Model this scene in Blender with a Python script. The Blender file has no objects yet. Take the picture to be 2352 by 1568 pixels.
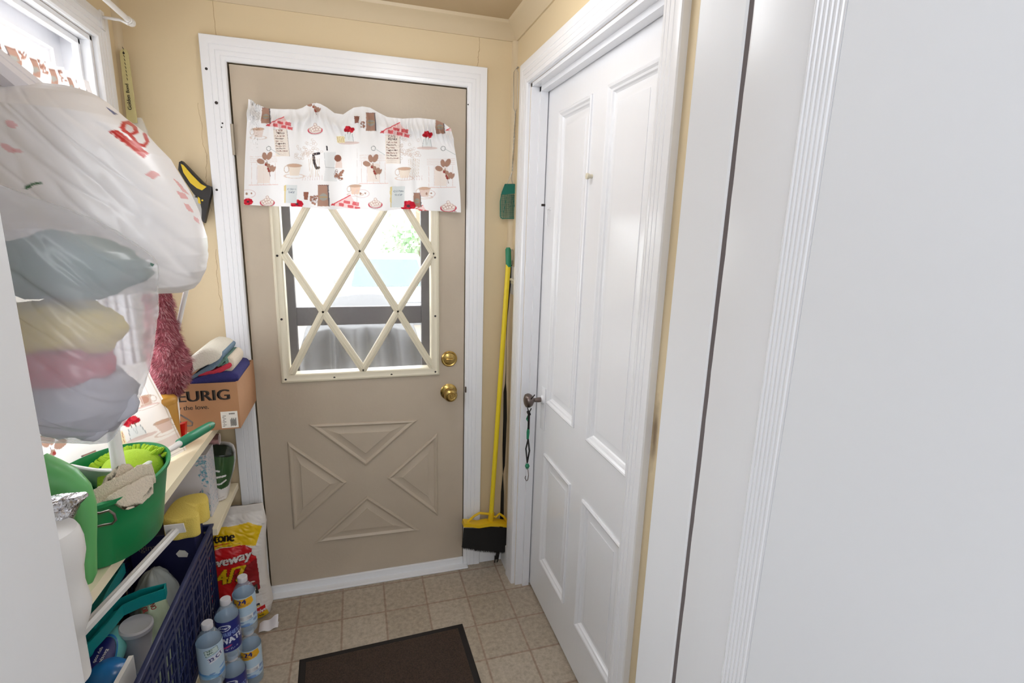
import bpy, bmesh, math, random
import numpy as np
from mathutils import Vector, Matrix, noise

random.seed(7)
C = bpy.context.scene.collection
SC = bpy.context.scene
PI = math.pi

# ---------------------------------------------------------------- camera
W, H = 2352, 1568
F, YAW, PITCH, ROLL = 1182.36, 0.2969, -0.2172, 0.0293
CAM = Vector((0.3857, -2.0721, 1.5238))
_f = Vector((math.sin(YAW)*math.cos(PITCH), math.cos(YAW)*math.cos(PITCH), math.sin(PITCH)))
_r = Vector((math.cos(YAW), -math.sin(YAW), 0)); _u = _r.cross(_f)
RT = _r*math.cos(ROLL)+_u*math.sin(ROLL); UP = -_r*math.sin(ROLL)+_u*math.cos(ROLL); FW = _f
cam = bpy.data.cameras.new('camera'); co = bpy.data.objects.new('camera', cam); C.objects.link(co)
cam.sensor_width = 36; cam.lens = F/W*36; cam.clip_start = 0.01; cam.clip_end = 200
M4 = Matrix(((RT.x, UP.x, -FW.x, CAM.x), (RT.y, UP.y, -FW.y, CAM.y), (RT.z, UP.z, -FW.z, CAM.z), (0, 0, 0, 1)))
co.matrix_world = M4
SC.camera = co

def P(px, py, x=None, y=None, z=None):
    """where the sight line of a measured photo point meets a known plane of the room"""
    d = RT*((px-W/2)/F) + UP*((H/2-py)/F) + FW
    if x is not None: t = (x-CAM.x)/d.x
    elif y is not None: t = (y-CAM.y)/d.y
    else: t = (z-CAM.z)/d.z
    return CAM + d*t

# ---------------------------------------------------------------- world, lights, exposure
SC.view_settings.view_transform = 'Standard'; SC.view_settings.look = 'None'
SC.view_settings.gamma = 1; SC.view_settings.use_curve_mapping = False
SC.view_settings.exposure = 0.0
wd = bpy.data.worlds.new('sky'); SC.world = wd; wd.use_nodes = True
wn = wd.node_tree.nodes
wn['Background'].inputs[0].default_value = (0.93, 0.97, 1.0, 1)
wn['Background'].inputs[1].default_value = 7.0
def area(name, loc, target, sx, sy, power, col=(1, 1, 1)):
    l = bpy.data.lights.new(name, 'AREA'); l.shape = 'RECTANGLE'; l.size = sx; l.size_y = sy
    l.energy = power; l.color = col
    o = bpy.data.objects.new(name, l); C.objects.link(o); o.location = loc
    o.rotation_euler = (Vector(target)-Vector(loc)).to_track_quat('-Z', 'Y').to_euler()
    return o

# LIGHTS
area('kitchen_top_fill', (0.10, -2.75, 2.38), (0.55, -1.3, 1.55), 0.8, 0.6, 11.5, (0.98, 0.99, 1.0))  # added area fill high behind the doorway, not a ceiling fixture
area('kitchen_left_fill', (-1.3, -2.9, 2.0), (0.85, -1.7, 1.75), 1.1, 0.8, 7, (0.97, 0.985, 1.0))  # added fill from the left for the near right panel; no window there
area('kitchen_back_fill', (0.75, -4.12, 1.75), (0.4, -1.0, 1.5), 1.6, 1.1, 21, (0.96, 0.98, 1.0))  # added fill from behind the camera; the back wall has no window
_l = bpy.data.lights.new('mudroom_top_fill', 'POINT'); _l.energy = 6.4; _l.shadow_soft_size = 0.14; _l.color = (0.94, 0.965, 1.0)  # added point fill to brighten the upper walls, no fitting modelled
_o = bpy.data.objects.new('mudroom_top_fill', _l); C.objects.link(_o); _o.location = (0.58, -0.78, 2.10)

# ---------------------------------------------------------------- materials
def lin(c):
    return tuple(((v/255)/12.92 if v/255 <= 0.04045 else ((v/255+0.055)/1.055)**2.4) for v in c)
MT = {}
def mat(name, rgb, rough=0.5, metal=0.0, spec=0.5, bump=0.0, bscale=40, var=0.0, vscale=8, trans=0.0, stretch=None, coat=0.0, sheen=0.0):
    m = bpy.data.materials.new(name); m.use_nodes = True
    nt = m.node_tree; b = nt.nodes['Principled BSDF']
    c = lin(rgb)
    b.inputs['Base Color'].default_value = (*c, 1); b.inputs['Roughness'].default_value = rough
    b.inputs['Metallic'].default_value = metal; b.inputs['Specular IOR Level'].default_value = spec
    b.inputs['Transmission Weight'].default_value = trans; b.inputs['Coat Weight'].default_value = coat
    b.inputs['Sheen Weight'].default_value = sheen
    if bump or var:
        tc = nt.nodes.new('ShaderNodeTexCoord'); src = tc.outputs['Object']
        if stretch:
            mp = nt.nodes.new('ShaderNodeMapping'); mp.inputs['Scale'].default_value = stretch
            nt.links.new(src, mp.inputs[0]); src = mp.outputs[0]
    if bump:
        n = nt.nodes.new('ShaderNodeTexNoise'); n.inputs['Scale'].default_value = bscale; n.inputs['Detail'].default_value = 4
        nt.links.new(src, n.inputs['Vector'])
        bp = nt.nodes.new('ShaderNodeBump'); bp.inputs['Strength'].default_value = bump; bp.inputs['Distance'].default_value = 0.01
        nt.links.new(n.outputs['Fac'], bp.inputs['Height']); nt.links.new(bp.outputs[0], b.inputs['Normal'])
    if var:
        n2 = nt.nodes.new('ShaderNodeTexNoise'); n2.inputs['Scale'].default_value = vscale; n2.inputs['Detail'].default_value = 5
        nt.links.new(src, n2.inputs['Vector'])
        cr = nt.nodes.new('ShaderNodeValToRGB')
        cr.color_ramp.elements[0].position = 0.3; cr.color_ramp.elements[1].position = 0.7
        cr.color_ramp.elements[0].color = (*[v*(1-var) for v in c], 1); cr.color_ramp.elements[1].color = (*[min(1, v*(1+var)) for v in c], 1)
        nt.links.new(n2.outputs['Fac'], cr.inputs[0]); nt.links.new(cr.outputs[0], b.inputs['Base Color'])
    MT[name] = m
    return m
def painted(name, rough=0.6, spec=0.4, translucent=0.0, bump=0.0, bscale=200, see=0.0, gloss=0.0):
    """surface whose printed pattern is stored on the mesh itself"""
    m = bpy.data.materials.new(name); m.use_nodes = True; nt = m.node_tree; b = nt.nodes['Principled BSDF']
    out = nt.nodes['Material Output']
    a = nt.nodes.new('ShaderNodeVertexColor'); a.layer_name = 'Col'
    nt.links.new(a.outputs['Color'], b.inputs['Base Color'])
    b.inputs['Roughness'].default_value = rough; b.inputs['Specular IOR Level'].default_value = spec
    sh = b.outputs[0]
    if bump:
        tc = nt.nodes.new('ShaderNodeTexCoord')
        n = nt.nodes.new('ShaderNodeTexNoise'); n.inputs['Scale'].default_value = bscale; n.inputs['Detail'].default_value = 3
        nt.links.new(tc.outputs['Object'], n.inputs['Vector'])
        bp = nt.nodes.new('ShaderNodeBump'); bp.inputs['Strength'].default_value = bump; bp.inputs['Distance'].default_value = 0.005
        nt.links.new(n.outputs['Fac'], bp.inputs['Height']); nt.links.new(bp.outputs[0], b.inputs['Normal'])
    if translucent:
        t = nt.nodes.new('ShaderNodeBsdfTranslucent'); nt.links.new(a.outputs['Color'], t.inputs['Color'])
        mx = nt.nodes.new('ShaderNodeMixShader'); mx.inputs[0].default_value = translucent
        nt.links.new(sh, mx.inputs[1]); nt.links.new(t.outputs[0], mx.inputs[2]); sh = mx.outputs[0]
    if see:
        t = nt.nodes.new('ShaderNodeBsdfTransparent'); mx = nt.nodes.new('ShaderNodeMixShader')
        mx.inputs[0].default_value = see
        nt.links.new(sh, mx.inputs[1]); nt.links.new(t.outputs[0], mx.inputs[2]); sh = mx.outputs[0]
    nt.links.new(sh, out.inputs[0])
    MT[name] = m
    return m
def clear(name, rgb, see, rough=0.05, spec=0.5, body=None):
    """thin clear sheet: mostly lets light through, with a gloss"""
    m = bpy.data.materials.new(name); m.use_nodes = True; nt = m.node_tree; b = nt.nodes['Principled BSDF']
    out = nt.nodes['Material Output']
    b.inputs['Base Color'].default_value = (*lin(rgb), 1); b.inputs['Roughness'].default_value = rough
    b.inputs['Specular IOR Level'].default_value = spec
    t = nt.nodes.new('ShaderNodeBsdfTransparent')
    if body: t.inputs[0].default_value = (*lin(body), 1)
    mx = nt.nodes.new('ShaderNodeMixShader'); mx.inputs[0].default_value = see
    nt.links.new(b.outputs[0], mx.inputs[1]); nt.links.new(t.outputs[0], mx.inputs[2]); nt.links.new(mx.outputs[0], out.inputs[0])
    MT[name] = m
    return m

mat('white_paint', (240, 241, 244), 0.32, bump=0.05, bscale=30, stretch=(1, 1, 0.08))
mat('white_gloss', (241, 242, 246), 0.2, bump=0.02, bscale=60, stretch=(1, 1, 0.05))
mat('kitchen_white', (238, 240, 244), 0.42, bump=0.008, bscale=18)
mat('dark_gap', (52, 46, 44), 0.9)
mat('gap_shade_grey', (112, 104, 104), 0.9)
mat('crown_tan', (208, 190, 158), 0.45)
mat('ceiling_tan', (188, 166, 132), 0.7, bump=0.04, bscale=60)
mat('door_beige', (193, 179, 160), 0.42, bump=0.05, bscale=90, var=0.05, vscale=5)
mat('lattice_cream', (222, 214, 192), 0.38)
mat('brass', (190, 160, 95), 0.22, metal=1.0)
mat('brass_dark', (110, 92, 58), 0.35, metal=1.0)
mat('old_metal', (120, 108, 104), 0.3, metal=1.0)
mat('steel', (170, 170, 168), 0.3, metal=1.0)
mat('hinge_metal', (165, 155, 140), 0.45, metal=0.6)
mat('bronze_frame', (62, 54, 58), 0.45)
mat('black', (16, 15, 16), 0.6)
mat('black_rubber', (30, 24, 22), 0.75, bump=0.1, bscale=300)
mat('bristle_black', (10, 9, 10), 0.7)
mat('mat_brown', (84, 66, 55), 0.95, bump=1.0, bscale=420, var=0.35, vscale=240)
mat('yellow_paint', (238, 212, 42), 0.35)
mat('yellow_plastic', (232, 190, 20), 0.4)
mat('green_plastic', (30, 128, 92), 0.35)
mat('swatter_green', (14, 110, 96), 0.45)
mat('saw_yellow', (222, 190, 40), 0.45)
mat('saw_black', (36, 34, 34), 0.5)
mat('ruler_wood', (214, 204, 150), 0.55, var=0.05, vscale=30)
mat('ink', (50, 42, 38), 0.7)
mat('ink_red', (205, 45, 50), 0.6)
mat('ink_blue', (38, 44, 110), 0.6)
mat('ink_white', (236, 232, 228), 0.6)
mat('paper', (238, 234, 226), 0.7)
mat('cardboard', (178, 132, 96), 0.85, bump=0.05, bscale=80, var=0.07, vscale=9)
mat('cardboard_inside', (150, 108, 78), 0.9)
mat('cloth_white', (232, 226, 212), 0.95, bump=0.5, bscale=260)
mat('cloth_blue', (118, 142, 164), 0.95, bump=0.5, bscale=260)
mat('cloth_teal', (104, 140, 128), 0.95, bump=0.5, bscale=260)
mat('cloth_red', (206, 58, 78), 0.95, bump=0.5, bscale=260)
mat('cloth_navy', (50, 48, 108), 0.95, bump=0.5, bscale=260)
mat('grey_fabric', (186, 186, 196), 0.9)
mat('cloth_cream', (222, 208, 190), 0.95, bump=0.5, bscale=260)
mat('towel_beige', (242, 226, 206), 1.0, bump=0.6, bscale=420, var=0.05, vscale=200)
mat('canister', (196, 142, 58), 0.4)
mat('red_plastic', (214, 22, 18), 0.35)
mat('grey_wire', (120, 112, 108), 0.4)
mat('shelf_wood', (244, 232, 202), 0.5, bump=0.08, bscale=20, stretch=(1, 0.1, 1), var=0.05, vscale=6)
mat('tub_green', (22, 138, 80), 0.35)
mat('lime', (168, 204, 48), 0.9, bump=0.3, bscale=200)
mat('white_plastic', (236, 234, 232), 0.28)
mat('leaf_green', (104, 186, 108), 0.3)
mat('foil', (200, 198, 200), 0.16, metal=1.0, bump=0.9, bscale=55)
mat('crate_blue', (32, 40, 82), 0.42, spec=0.5)
mat('sponge', (240, 214, 108), 0.95, bump=0.35, bscale=300)
mat('teal_plastic', (10, 142, 144), 0.35)
mat('aqua_bottle', (112, 190, 186), 0.28)
mat('navy_label', (22, 28, 98), 0.35)
mat('blue_shiny', (40, 118, 186), 0.22)
mat('navy_box', (24, 26, 74), 0.6)
mat('pale_plastic', (212, 210, 214), 0.35)
mat('pack_white', (226, 222, 226), 0.5)
mat('tarp', (44, 44, 47), 0.6, bump=0.15, bscale=5)
mat('ground', (120, 112, 100), 0.9, var=0.1, vscale=2)
mat('truck_white', (235, 236, 236), 0.3)
mat('truck_glass', (84, 100, 100), 0.25)
mat('truck_dark', (120, 122, 124), 0.5)
mat('foliage', (150, 190, 140), 0.9)
mat('trunk', (140, 120, 100), 0.9)
mat('lamp_white', (245, 244, 240), 0.4)
clear('glass', (255, 255, 255), 0.94, 0.02)
clear('clear_bottle', (206, 222, 238), 0.72, 0.06, body=(240, 247, 252))
clear('bag_clear', (206, 214, 212), 0.35, 0.15, spec=0.8)
painted('fabric', 0.9, 0.2, translucent=0.10, bump=0.1, bscale=700)
painted('fabric_thin', 0.9, 0.2, translucent=0.30, bump=0.1, bscale=700)
painted('bag_film', 0.28, 0.7, translucent=0.15, see=0.04)
painted('bag_film_thin', 0.22, 0.9, translucent=0.15, see=0.56)
painted('salt_print', 0.35, 0.5, bump=0.15, bscale=14)
painted('pack_print', 0.5, 0.4)
painted('gloss_print', 0.2, 0.6)
painted('label_print', 0.3, 0.5)
painted('fur', 1.0, 0.1)

# wallpapered wall: tan with a few cracked seams of fixed shape
def wall_mat():
    m = mat('wall_tan', (222, 203, 167), 0.55, bump=0.06, bscale=45)
    nt = m.node_tree; b = nt.nodes['Principled BSDF']
    N = nt.nodes.new; L = nt.links.new
    tc = N('ShaderNodeTexCoord'); sp = N('ShaderNodeSeparateXYZ'); L(tc.outputs['Object'], sp.inputs[0])
    nz = N('ShaderNodeTexNoise'); nz.inputs['Scale'].default_value = 16; nz.inputs['Detail'].default_value = 3
    L(tc.outputs['Object'], nz.inputs['Vector'])
    total = None
    for (x0, zlo, zhi, amp, wdt) in ((-0.028, 2.095, 2.22, 0.012, 0.0011), (0.856, 2.09, 2.22, 0.05, 0.0012), (-0.095, 1.55, 1.9, 0.035, 0.0009), (-0.088, 1.2, 1.42, 0.03, 0.001)):
        o = N('ShaderNodeMath'); o.operation = 'MULTIPLY_ADD'; L(nz.outputs['Fac'], o.inputs[0]); o.inputs[1].default_value = amp; o.inputs[2].default_value = -x0-amp*0.5
        s = N('ShaderNodeMath'); s.operation = 'ADD'; L(sp.outputs[0], s.inputs[0]); L(o.outputs[0], s.inputs[1])
        a = N('ShaderNodeMath'); a.operation = 'ABSOLUTE'; L(s.outputs[0], a.inputs[0])
        c = N('ShaderNodeMath'); c.operation = 'LESS_THAN'; L(a.outputs[0], c.inputs[0]); c.inputs[1].default_value = wdt
        g = N('ShaderNodeMath'); g.operation = 'GREATER_THAN'; L(sp.outputs[2], g.inputs[0]); g.inputs[1].default_value = zlo
        h = N('ShaderNodeMath'); h.operation = 'LESS_THAN'; L(sp.outputs[2], h.inputs[0]); h.inputs[1].default_value = zhi
        k = N('ShaderNodeMath'); k.operation = 'MULTIPLY'; L(c.outputs[0], k.inputs[0]); L(g.outputs[0], k.inputs[1])
        k2 = N('ShaderNodeMath'); k2.operation = 'MULTIPLY'; L(k.outputs[0], k2.inputs[0]); L(h.outputs[0], k2.inputs[1])
        if total is None: total = k2
        else:
            t = N('ShaderNodeMath'); t.operation = 'MAXIMUM'; L(total.outputs[0], t.inputs[0]); L(k2.outputs[0], t.inputs[1]); total = t
    mx = N('ShaderNodeMix'); mx.data_type = 'RGBA'; L(total.outputs[0], mx.inputs[0])
    mx.inputs[6].default_value = (*lin((222, 203, 167)), 1); mx.inputs[7].default_value = (*lin((190, 164, 126)), 1)
    # brown smudge on the strip of wall beside the white door, at hand height
    mp = N('ShaderNodeMapping'); mp.inputs['Location'].default_value = (-1.004*10, 1.147*70, -1.09*11); mp.inputs['Scale'].default_value = (10, 70, 11); L(tc.outputs['Object'], mp.inputs[0])
    ln = N('ShaderNodeVectorMath'); ln.operation = 'LENGTH'; L(mp.outputs[0], ln.inputs[0])
    ad = N('ShaderNodeMath'); ad.operation = 'MULTIPLY_ADD'; L(nz.outputs['Fac'], ad.inputs[0]); ad.inputs[1].default_value = 1.3; L(ln.outputs['Value'], ad.inputs[2])
    rg = N('ShaderNodeMapRange'); rg.inputs['From Min'].default_value = 1.0; rg.inputs['From Max'].default_value = 1.75; rg.inputs['To Min'].default_value = 0.75; rg.inputs['To Max'].default_value = 0.0; L(ad.outputs[0], rg.inputs['Value'])
    m2 = N('ShaderNodeMix'); m2.data_type = 'RGBA'; L(rg.outputs[0], m2.inputs[0]); L(mx.outputs[2], m2.inputs[6]); m2.inputs[7].default_value = (*lin((92, 62, 38)), 1)
    L(m2.outputs[2], b.inputs['Base Color'])
wall_mat()

# vinyl floor: beige squares with lighter doubled seams and speckle
def floor_mat():
    m = mat('vinyl', (186, 174, 158), 0.38, bump=0.04, bscale=120)
    nt = m.node_tree; b = nt.nodes['Principled BSDF']; N = nt.nodes.new; L = nt.links.new
    tc = N('ShaderNodeTexCoord'); mp = N('ShaderNodeMapping')
    mp.inputs['Location'].default_value = (0.048, 0.055, 0); L(tc.outputs['Object'], mp.inputs[0])
    br = N('ShaderNodeTexBrick'); br.offset = 0; br.inputs['Scale'].default_value = 1.0
    br.inputs['Brick Width'].default_value = 0.167; br.inputs['Row Height'].default_value = 0.167
    br.inputs['Mortar Size'].default_value = 0.0045; br.inputs['Mortar Smooth'].default_value = 0.1; br.inputs['Bias'].default_value = -0.2
    br.inputs['Color1'].default_value = (*lin((180, 168, 151)), 1); br.inputs['Color2'].default_value = (*lin((195, 184, 168)), 1)
    br.inputs['Mortar'].default_value = (*lin((174, 155, 138)), 1)
    L(mp.outputs[0], br.inputs['Vector'])
    # second, thinner seam drawn inside the first (the doubled line of the print)
    br2 = N('ShaderNodeTexBrick'); br2.offset = 0; br2.inputs['Scale'].default_value = 1.0
    br2.inputs['Brick Width'].default_value = 0.167; br2.inputs['Row Height'].default_value = 0.167
    br2.inputs['Mortar Size'].default_value = 0.0013; br2.inputs['Mortar Smooth'].default_value = 0.0
    br2.inputs['Color1'].default_value = (1, 1, 1, 1); br2.inputs['Color2'].default_value = (1, 1, 1, 1); br2.inputs['Mortar'].default_value = (0.80, 0.77, 0.74, 1)
    L(mp.outputs[0], br2.inputs['Vector'])
    n = N('ShaderNodeTexNoise'); n.inputs['Scale'].default_value = 55; n.inputs['Detail'].default_value = 8; n.inputs['Roughness'].default_value = 0.7
    L(tc.outputs['Object'], n.inputs['Vector'])
    cr = N('ShaderNodeValToRGB'); cr.color_ramp.elements[0].position = 0.3; cr.color_ramp.elements[0].color = (0.66, 0.63, 0.6, 1)
    cr.color_ramp.elements[1].position = 0.62; cr.color_ramp.elements[1].color = (1.06, 1.05, 1.04, 1)
    L(n.outputs['Fac'], cr.inputs[0])
    m1 = N('ShaderNodeMix'); m1.data_type = 'RGBA'; m1.blend_type = 'MULTIPLY'; m1.inputs[0].default_value = 1
    L(br.outputs[0], m1.inputs[6]); L(cr.outputs[0], m1.inputs[7])
    m2 = N('ShaderNodeMix'); m2.data_type = 'RGBA'; m2.blend_type = 'MULTIPLY'; m2.inputs[0].default_value = 1
    L(m1.outputs[2], m2.inputs[6]); L(br2.outputs[0], m2.inputs[7])
    L(m2.outputs[2], b.inputs['Base Color'])
floor_mat()

# ---------------------------------------------------------------- mesh helpers
class MB:
    def __init__(s): s.v = []; s.f = []; s.m = []; s.cur = 0; s.col = {}
    def mat(s, i): s.cur = i; return s
    def add(s, vs, fs):
        o = len(s.v); s.v.extend([tuple(p) for p in vs])
        for f in fs: s.f.append(tuple(i+o for i in f)); s.m.append(s.cur)
        return o
    def box(s, a, b, bev=0.0):
        a = Vector(a); b = Vector(b)
        lo = Vector([min(a[i], b[i]) for i in range(3)]); hi = Vector([max(a[i], b[i]) for i in range(3)])
        bm = bmesh.new(); bmesh.ops.create_cube(bm, size=1)
        for v in bm.verts: v.co = Vector([lo[i]+(v.co[i]+0.5)*(hi[i]-lo[i]) for i in range(3)])
        if bev: bmesh.ops.bevel(bm, geom=bm.edges[:]+bm.verts[:], offset=min(bev, 0.45*min(hi[i]-lo[i] for i in range(3))), segments=2, profile=0.5, affect='EDGES')
        s.bm(bm); return s
    def bm(s, bm, mtx=None):
        bm.verts.index_update()
        s.add([(mtx @ v.co if mtx else v.co) for v in bm.verts], [[v.index for v in f.verts] for f in bm.faces]); bm.free()
    def rings(s, rs, cap0=True, cap1=True, closed=True):
        n = len(rs[0]); vs = [p for r in rs for p in r]; fs = []
        for i in range(len(rs)-1):
            for j in range(n if closed else n-1):
                k = (j+1) % n
                fs.append((i*n+j, i*n+k, (i+1)*n+k, (i+1)*n+j))
        if closed and cap0: fs.append(tuple(range(n-1, -1, -1)))
        if closed and cap1: fs.append(tuple((len(rs)-1)*n+j for j in range(n)))
        s.add(vs, fs); return s
    def tube(s, pts, r, n=10, cap=True):
        pts = [Vector(p) for p in pts]; rs = []
        rr = r if isinstance(r, (list, tuple)) else [r]*len(pts)
        prev = None
        for i, p in enumerate(pts):
            t = (pts[min(i+1, len(pts)-1)]-pts[max(i-1, 0)])
            t = t.normalized() if t.length > 1e-9 else Vector((0, 0, 1))
            if prev is None:
                a = Vector((0, 0, 1)) if abs(t.z) < 0.9 else Vector((1, 0, 0)); u = t.cross(a).normalized()
            else:
                u = (prev - t*prev.dot(t)).normalized()
            prev = u; w = t.cross(u)
            rs.append([p+(u*math.cos(2*PI*j/n)+w*math.sin(2*PI*j/n))*rr[i] for j in range(n)])
        return s.rings(rs, cap, cap)
    def lathe(s, prof, c=(0, 0, 0), axis=(0, 0, 1), n=32, sx=1, sy=1):
        ax = Vector(axis).normalized(); a = Vector((0, 1, 0)) if abs(ax.y) < 0.9 else Vector((1, 0, 0))
        u = a.cross(ax).normalized(); w = ax.cross(u); c = Vector(c)
        rs = [[c+ax*h+(u*math.cos(2*PI*j/n)*sx+w*math.sin(2*PI*j/n)*sy)*max(r, 1e-5) for j in range(n)] for r, h in prof]
        return s.rings(rs)
    def prism(s, poly, vec):
        vec = Vector(vec); a = [Vector(p) for p in poly]; return s.rings([a, [p+vec for p in a]])
    def grid(s, fn, nu, nv):
        vs = [fn(i/(nu-1), j/(nv-1)) for j in range(nv) for i in range(nu)]
        fs = [(j*nu+i, j*nu+i+1, (j+1)*nu+i+1, (j+1)*nu+i) for j in range(nv-1) for i in range(nu-1)]
        return s.add(vs, fs)
    def build(s, name, mats, parent=None, smooth=True, angle=40, cols=None):
        me = bpy.data.meshes.new(name); me.from_pydata(s.v, [], s.f)
        mats = mats if isinstance(mats, (list, tuple)) else [mats]
        for m in mats: me.materials.append(MT[m] if isinstance(m, str) else m)
        me.polygons.foreach_set('material_index', s.m)
        bm = bmesh.new(); bm.from_mesh(me)
        if cols is None: bmesh.ops.recalc_face_normals(bm, faces=bm.faces[:])
        bm.to_mesh(me); bm.free()
        if cols is not None:
            at = me.color_attributes.new('Col', 'FLOAT_COLOR', 'POINT')
            at.data.foreach_set('color', np.ascontiguousarray(cols, dtype=np.float32).ravel())
        if smooth:
            me.polygons.foreach_set('use_smooth', [True]*len(me.polygons))
            try: me.set_sharp_from_angle(angle=math.radians(angle))
            except Exception: pass
        me.update()
        o = bpy.data.objects.new(name, me); C.objects.link(o)
        if parent is not None:
            o.parent = parent; o.location = -parent.location
        return o
def child_of(o, parent, wp):
    """parent already placed at world point wp (for sub-parts)"""
    o.parent = parent; o.location = (0, 0, 0)
def tag(o, label, cat, group=None):
    o['label'] = label; o['category'] = cat
    if group: o['group'] = group
    return o
def thing(name, label, cat, loc=(0, 0, 0), group=None):
    o = bpy.data.objects.new(name, None); C.objects.link(o); o.location = loc; o.empty_display_size = 0.05
    return tag(o, label, cat, group)
def sub(mb, name, mats, part, **k):
    o = mb.build(name, mats, None, **k); o.parent = part; return o
def struct(o): o['kind'] = 'structure'; return o
def casing(mb, path, prof, to3):
    """mitred moulding: path of 2D inner-edge points, prof of (outward, forward) points"""
    n = len(path); path = [Vector(p) for p in path]; rs = []
    for i, p in enumerate(path):
        ds = []
        if i > 0: ds.append((path[i]-path[i-1]).normalized())
        if i < n-1: ds.append((path[i+1]-path[i]).normalized())
        ns = [Vector((-d.y, d.x)) for d in ds]
        m = ns[0] if len(ns) == 1 else (ns[0]+ns[1])/(1+ns[0].dot(ns[1]))
        rs.append([to3(p.x+m.x*u, p.y+m.y*u, v) for u, v in prof])
    return mb.rings(rs)

# ---------------------------------------------------------------- printing: a small canvas in measured units
_tc = {}
def text_tris(s):
    if s in _tc: return _tc[s]
    cu = bpy.data.curves.new('t', 'FONT'); cu.body = s; cu.size = 1.0; cu.resolution_u = 3
    o = bpy.data.objects.new('t', cu); C.objects.link(o)
    dg = bpy.context.evaluated_depsgraph_get(); me = o.evaluated_get(dg).to_mesh()
    me.calc_loop_triangles()
    v = np.array([tuple(x.co)[:2] for x in me.vertices]) if len(me.vertices) else np.zeros((0, 2))
    t = np.array([tuple(x.vertices) for x in me.loop_triangles]) if len(me.loop_triangles) else np.zeros((0, 3), int)
    o.evaluated_get(dg).to_mesh_clear(); bpy.data.objects.remove(o); bpy.data.curves.remove(cu)
    _tc[s] = (v, t); return v, t
class Canvas:
    def __init__(s, x0, y0, x1, y1, k, base):
        s.x0, s.y0, s.k = x0, y0, k; s.w = int((x1-x0)*k)+1; s.h = int((y1-y0)*k)+1
        s.a = np.ones((s.h, s.w, 3))*np.array(lin(base))
        yy, xx = np.mgrid[0:s.h, 0:s.w]; s.X = xx/k+x0; s.Y = yy/k+y0
    def _win(s, xa, ya, xb, yb):
        i0 = max(0, int((xa-s.x0)*s.k)-2); i1 = min(s.w, int((xb-s.x0)*s.k)+3)
        j0 = max(0, int((ya-s.y0)*s.k)-2); j1 = min(s.h, int((yb-s.y0)*s.k)+3)
        return slice(j0, max(j0, j1)), slice(i0, max(i0, i1))
    def _mix(s, w, m, c, al):
        m = (np.clip(m, 0, 1)*al)[..., None]; s.a[w] = s.a[w]*(1-m)+np.array(lin(c))*m
    def ell(s, cx, cy, rx, ry, c, rot=0, al=1.0, ring=None):
        R = max(rx, ry)+2; w = s._win(cx-R, cy-R, cx+R, cy+R); X = s.X[w]-cx; Y = s.Y[w]-cy
        ca, sa = math.cos(rot), math.sin(rot); u = X*ca+Y*sa; v = -X*sa+Y*ca
        d = (np.sqrt((u/rx)**2+(v/ry)**2)-1)*min(rx, ry)
        if ring: d = np.abs(d)-ring/2
        s._mix(w, 0.5-d*s.k, c, al)
    def line(s, pts, wd, c, al=1.0):
        m = None; xs = [p[0] for p in pts]; ys = [p[1] for p in pts]
        w = s._win(min(xs)-wd, min(ys)-wd, max(xs)+wd, max(ys)+wd); X = s.X[w]; Y = s.Y[w]; d = None
        for (ax, ay), (bx, by) in zip(pts[:-1], pts[1:]):
            L2 = (bx-ax)**2+(by-ay)**2+1e-9; t = np.clip(((X-ax)*(bx-ax)+(Y-ay)*(by-ay))/L2, 0, 1)
            q = np.hypot(X-ax-t*(bx-ax), Y-ay-t*(by-ay)); d = q if d is None else np.minimum(d, q)
        s._mix(w, 0.5-(d-wd/2)*s.k, c, al)
    def poly(s, pts, c, al=1.0):
        xs = [p[0] for p in pts]; ys = [p[1] for p in pts]; w = s._win(min(xs), min(ys), max(xs), max(ys))
        X = s.X[w]; Y = s.Y[w]; ins = np.zeros(X.shape, bool); n = len(pts)
        for i in range(n):
            (ax, ay), (bx, by) = pts[i], pts[(i+1) % n]
            if ay == by: continue
            ins ^= ((ay > Y) != (by > Y)) & (X < (bx-ax)*(Y-ay)/(by-ay)+ax)
        s._mix(w, ins.astype(float), c, al)
    def text(s, t, x, y, size, c, rot=0.0, al=1.0, sx=1.0, bold=0.0, skew=0.0):
        v, tr = text_tris(t)
        ca, sa = math.cos(rot), math.sin(rot)
        for dx in ([0] if not bold else [-bold, 0, bold]):
            U = (v[:, 0]+skew*v[:, 1])*size*sx+dx; V = -v[:, 1]*size
            X = x+U*ca-V*sa; Y = y+U*sa+V*ca
            for a, b, d in tr:
                px = [X[a], X[b], X[d]]; py = [Y[a], Y[b], Y[d]]
                w = s._win(min(px), min(py), max(px), max(py)); gx = s.X[w]; gy = s.Y[w]
                if gx.size == 0: continue
                def e(i, j): return (px[j]-px[i])*(gy-py[i])-(py[j]-py[i])*(gx-px[i])
                e0, e1, e2 = e(0, 1), e(1, 2), e(2, 0)
                s._mix(w, (((e0 >= 0) & (e1 >= 0) & (e2 >= 0)) | ((e0 <= 0) & (e1 <= 0) & (e2 <= 0))).astype(float), c, al)
    def sample(s, xs, ys):
        i = np.clip(((np.asarray(xs)-s.x0)*s.k).round().astype(int), 0, s.w-1); j = np.clip(((np.asarray(ys)-s.y0)*s.k).round().astype(int), 0, s.h-1)
        r = np.ones((i.size, 4)); r[:, :3] = s.a[j.ravel(), i.ravel()]; return r
def rgba(c, n): 
    r = np.ones((n, 4)); r[:, :3] = lin(c); return r
def pl(pts, x):
    """piecewise linear"""
    if x <= pts[0][0]: return pts[0][1]
    for (a, b), (c, d) in zip(pts[:-1], pts[1:]):
        if x <= c: return b+(d-b)*(x-a)/(c-a+1e-12)
    return pts[-1][1]
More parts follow.
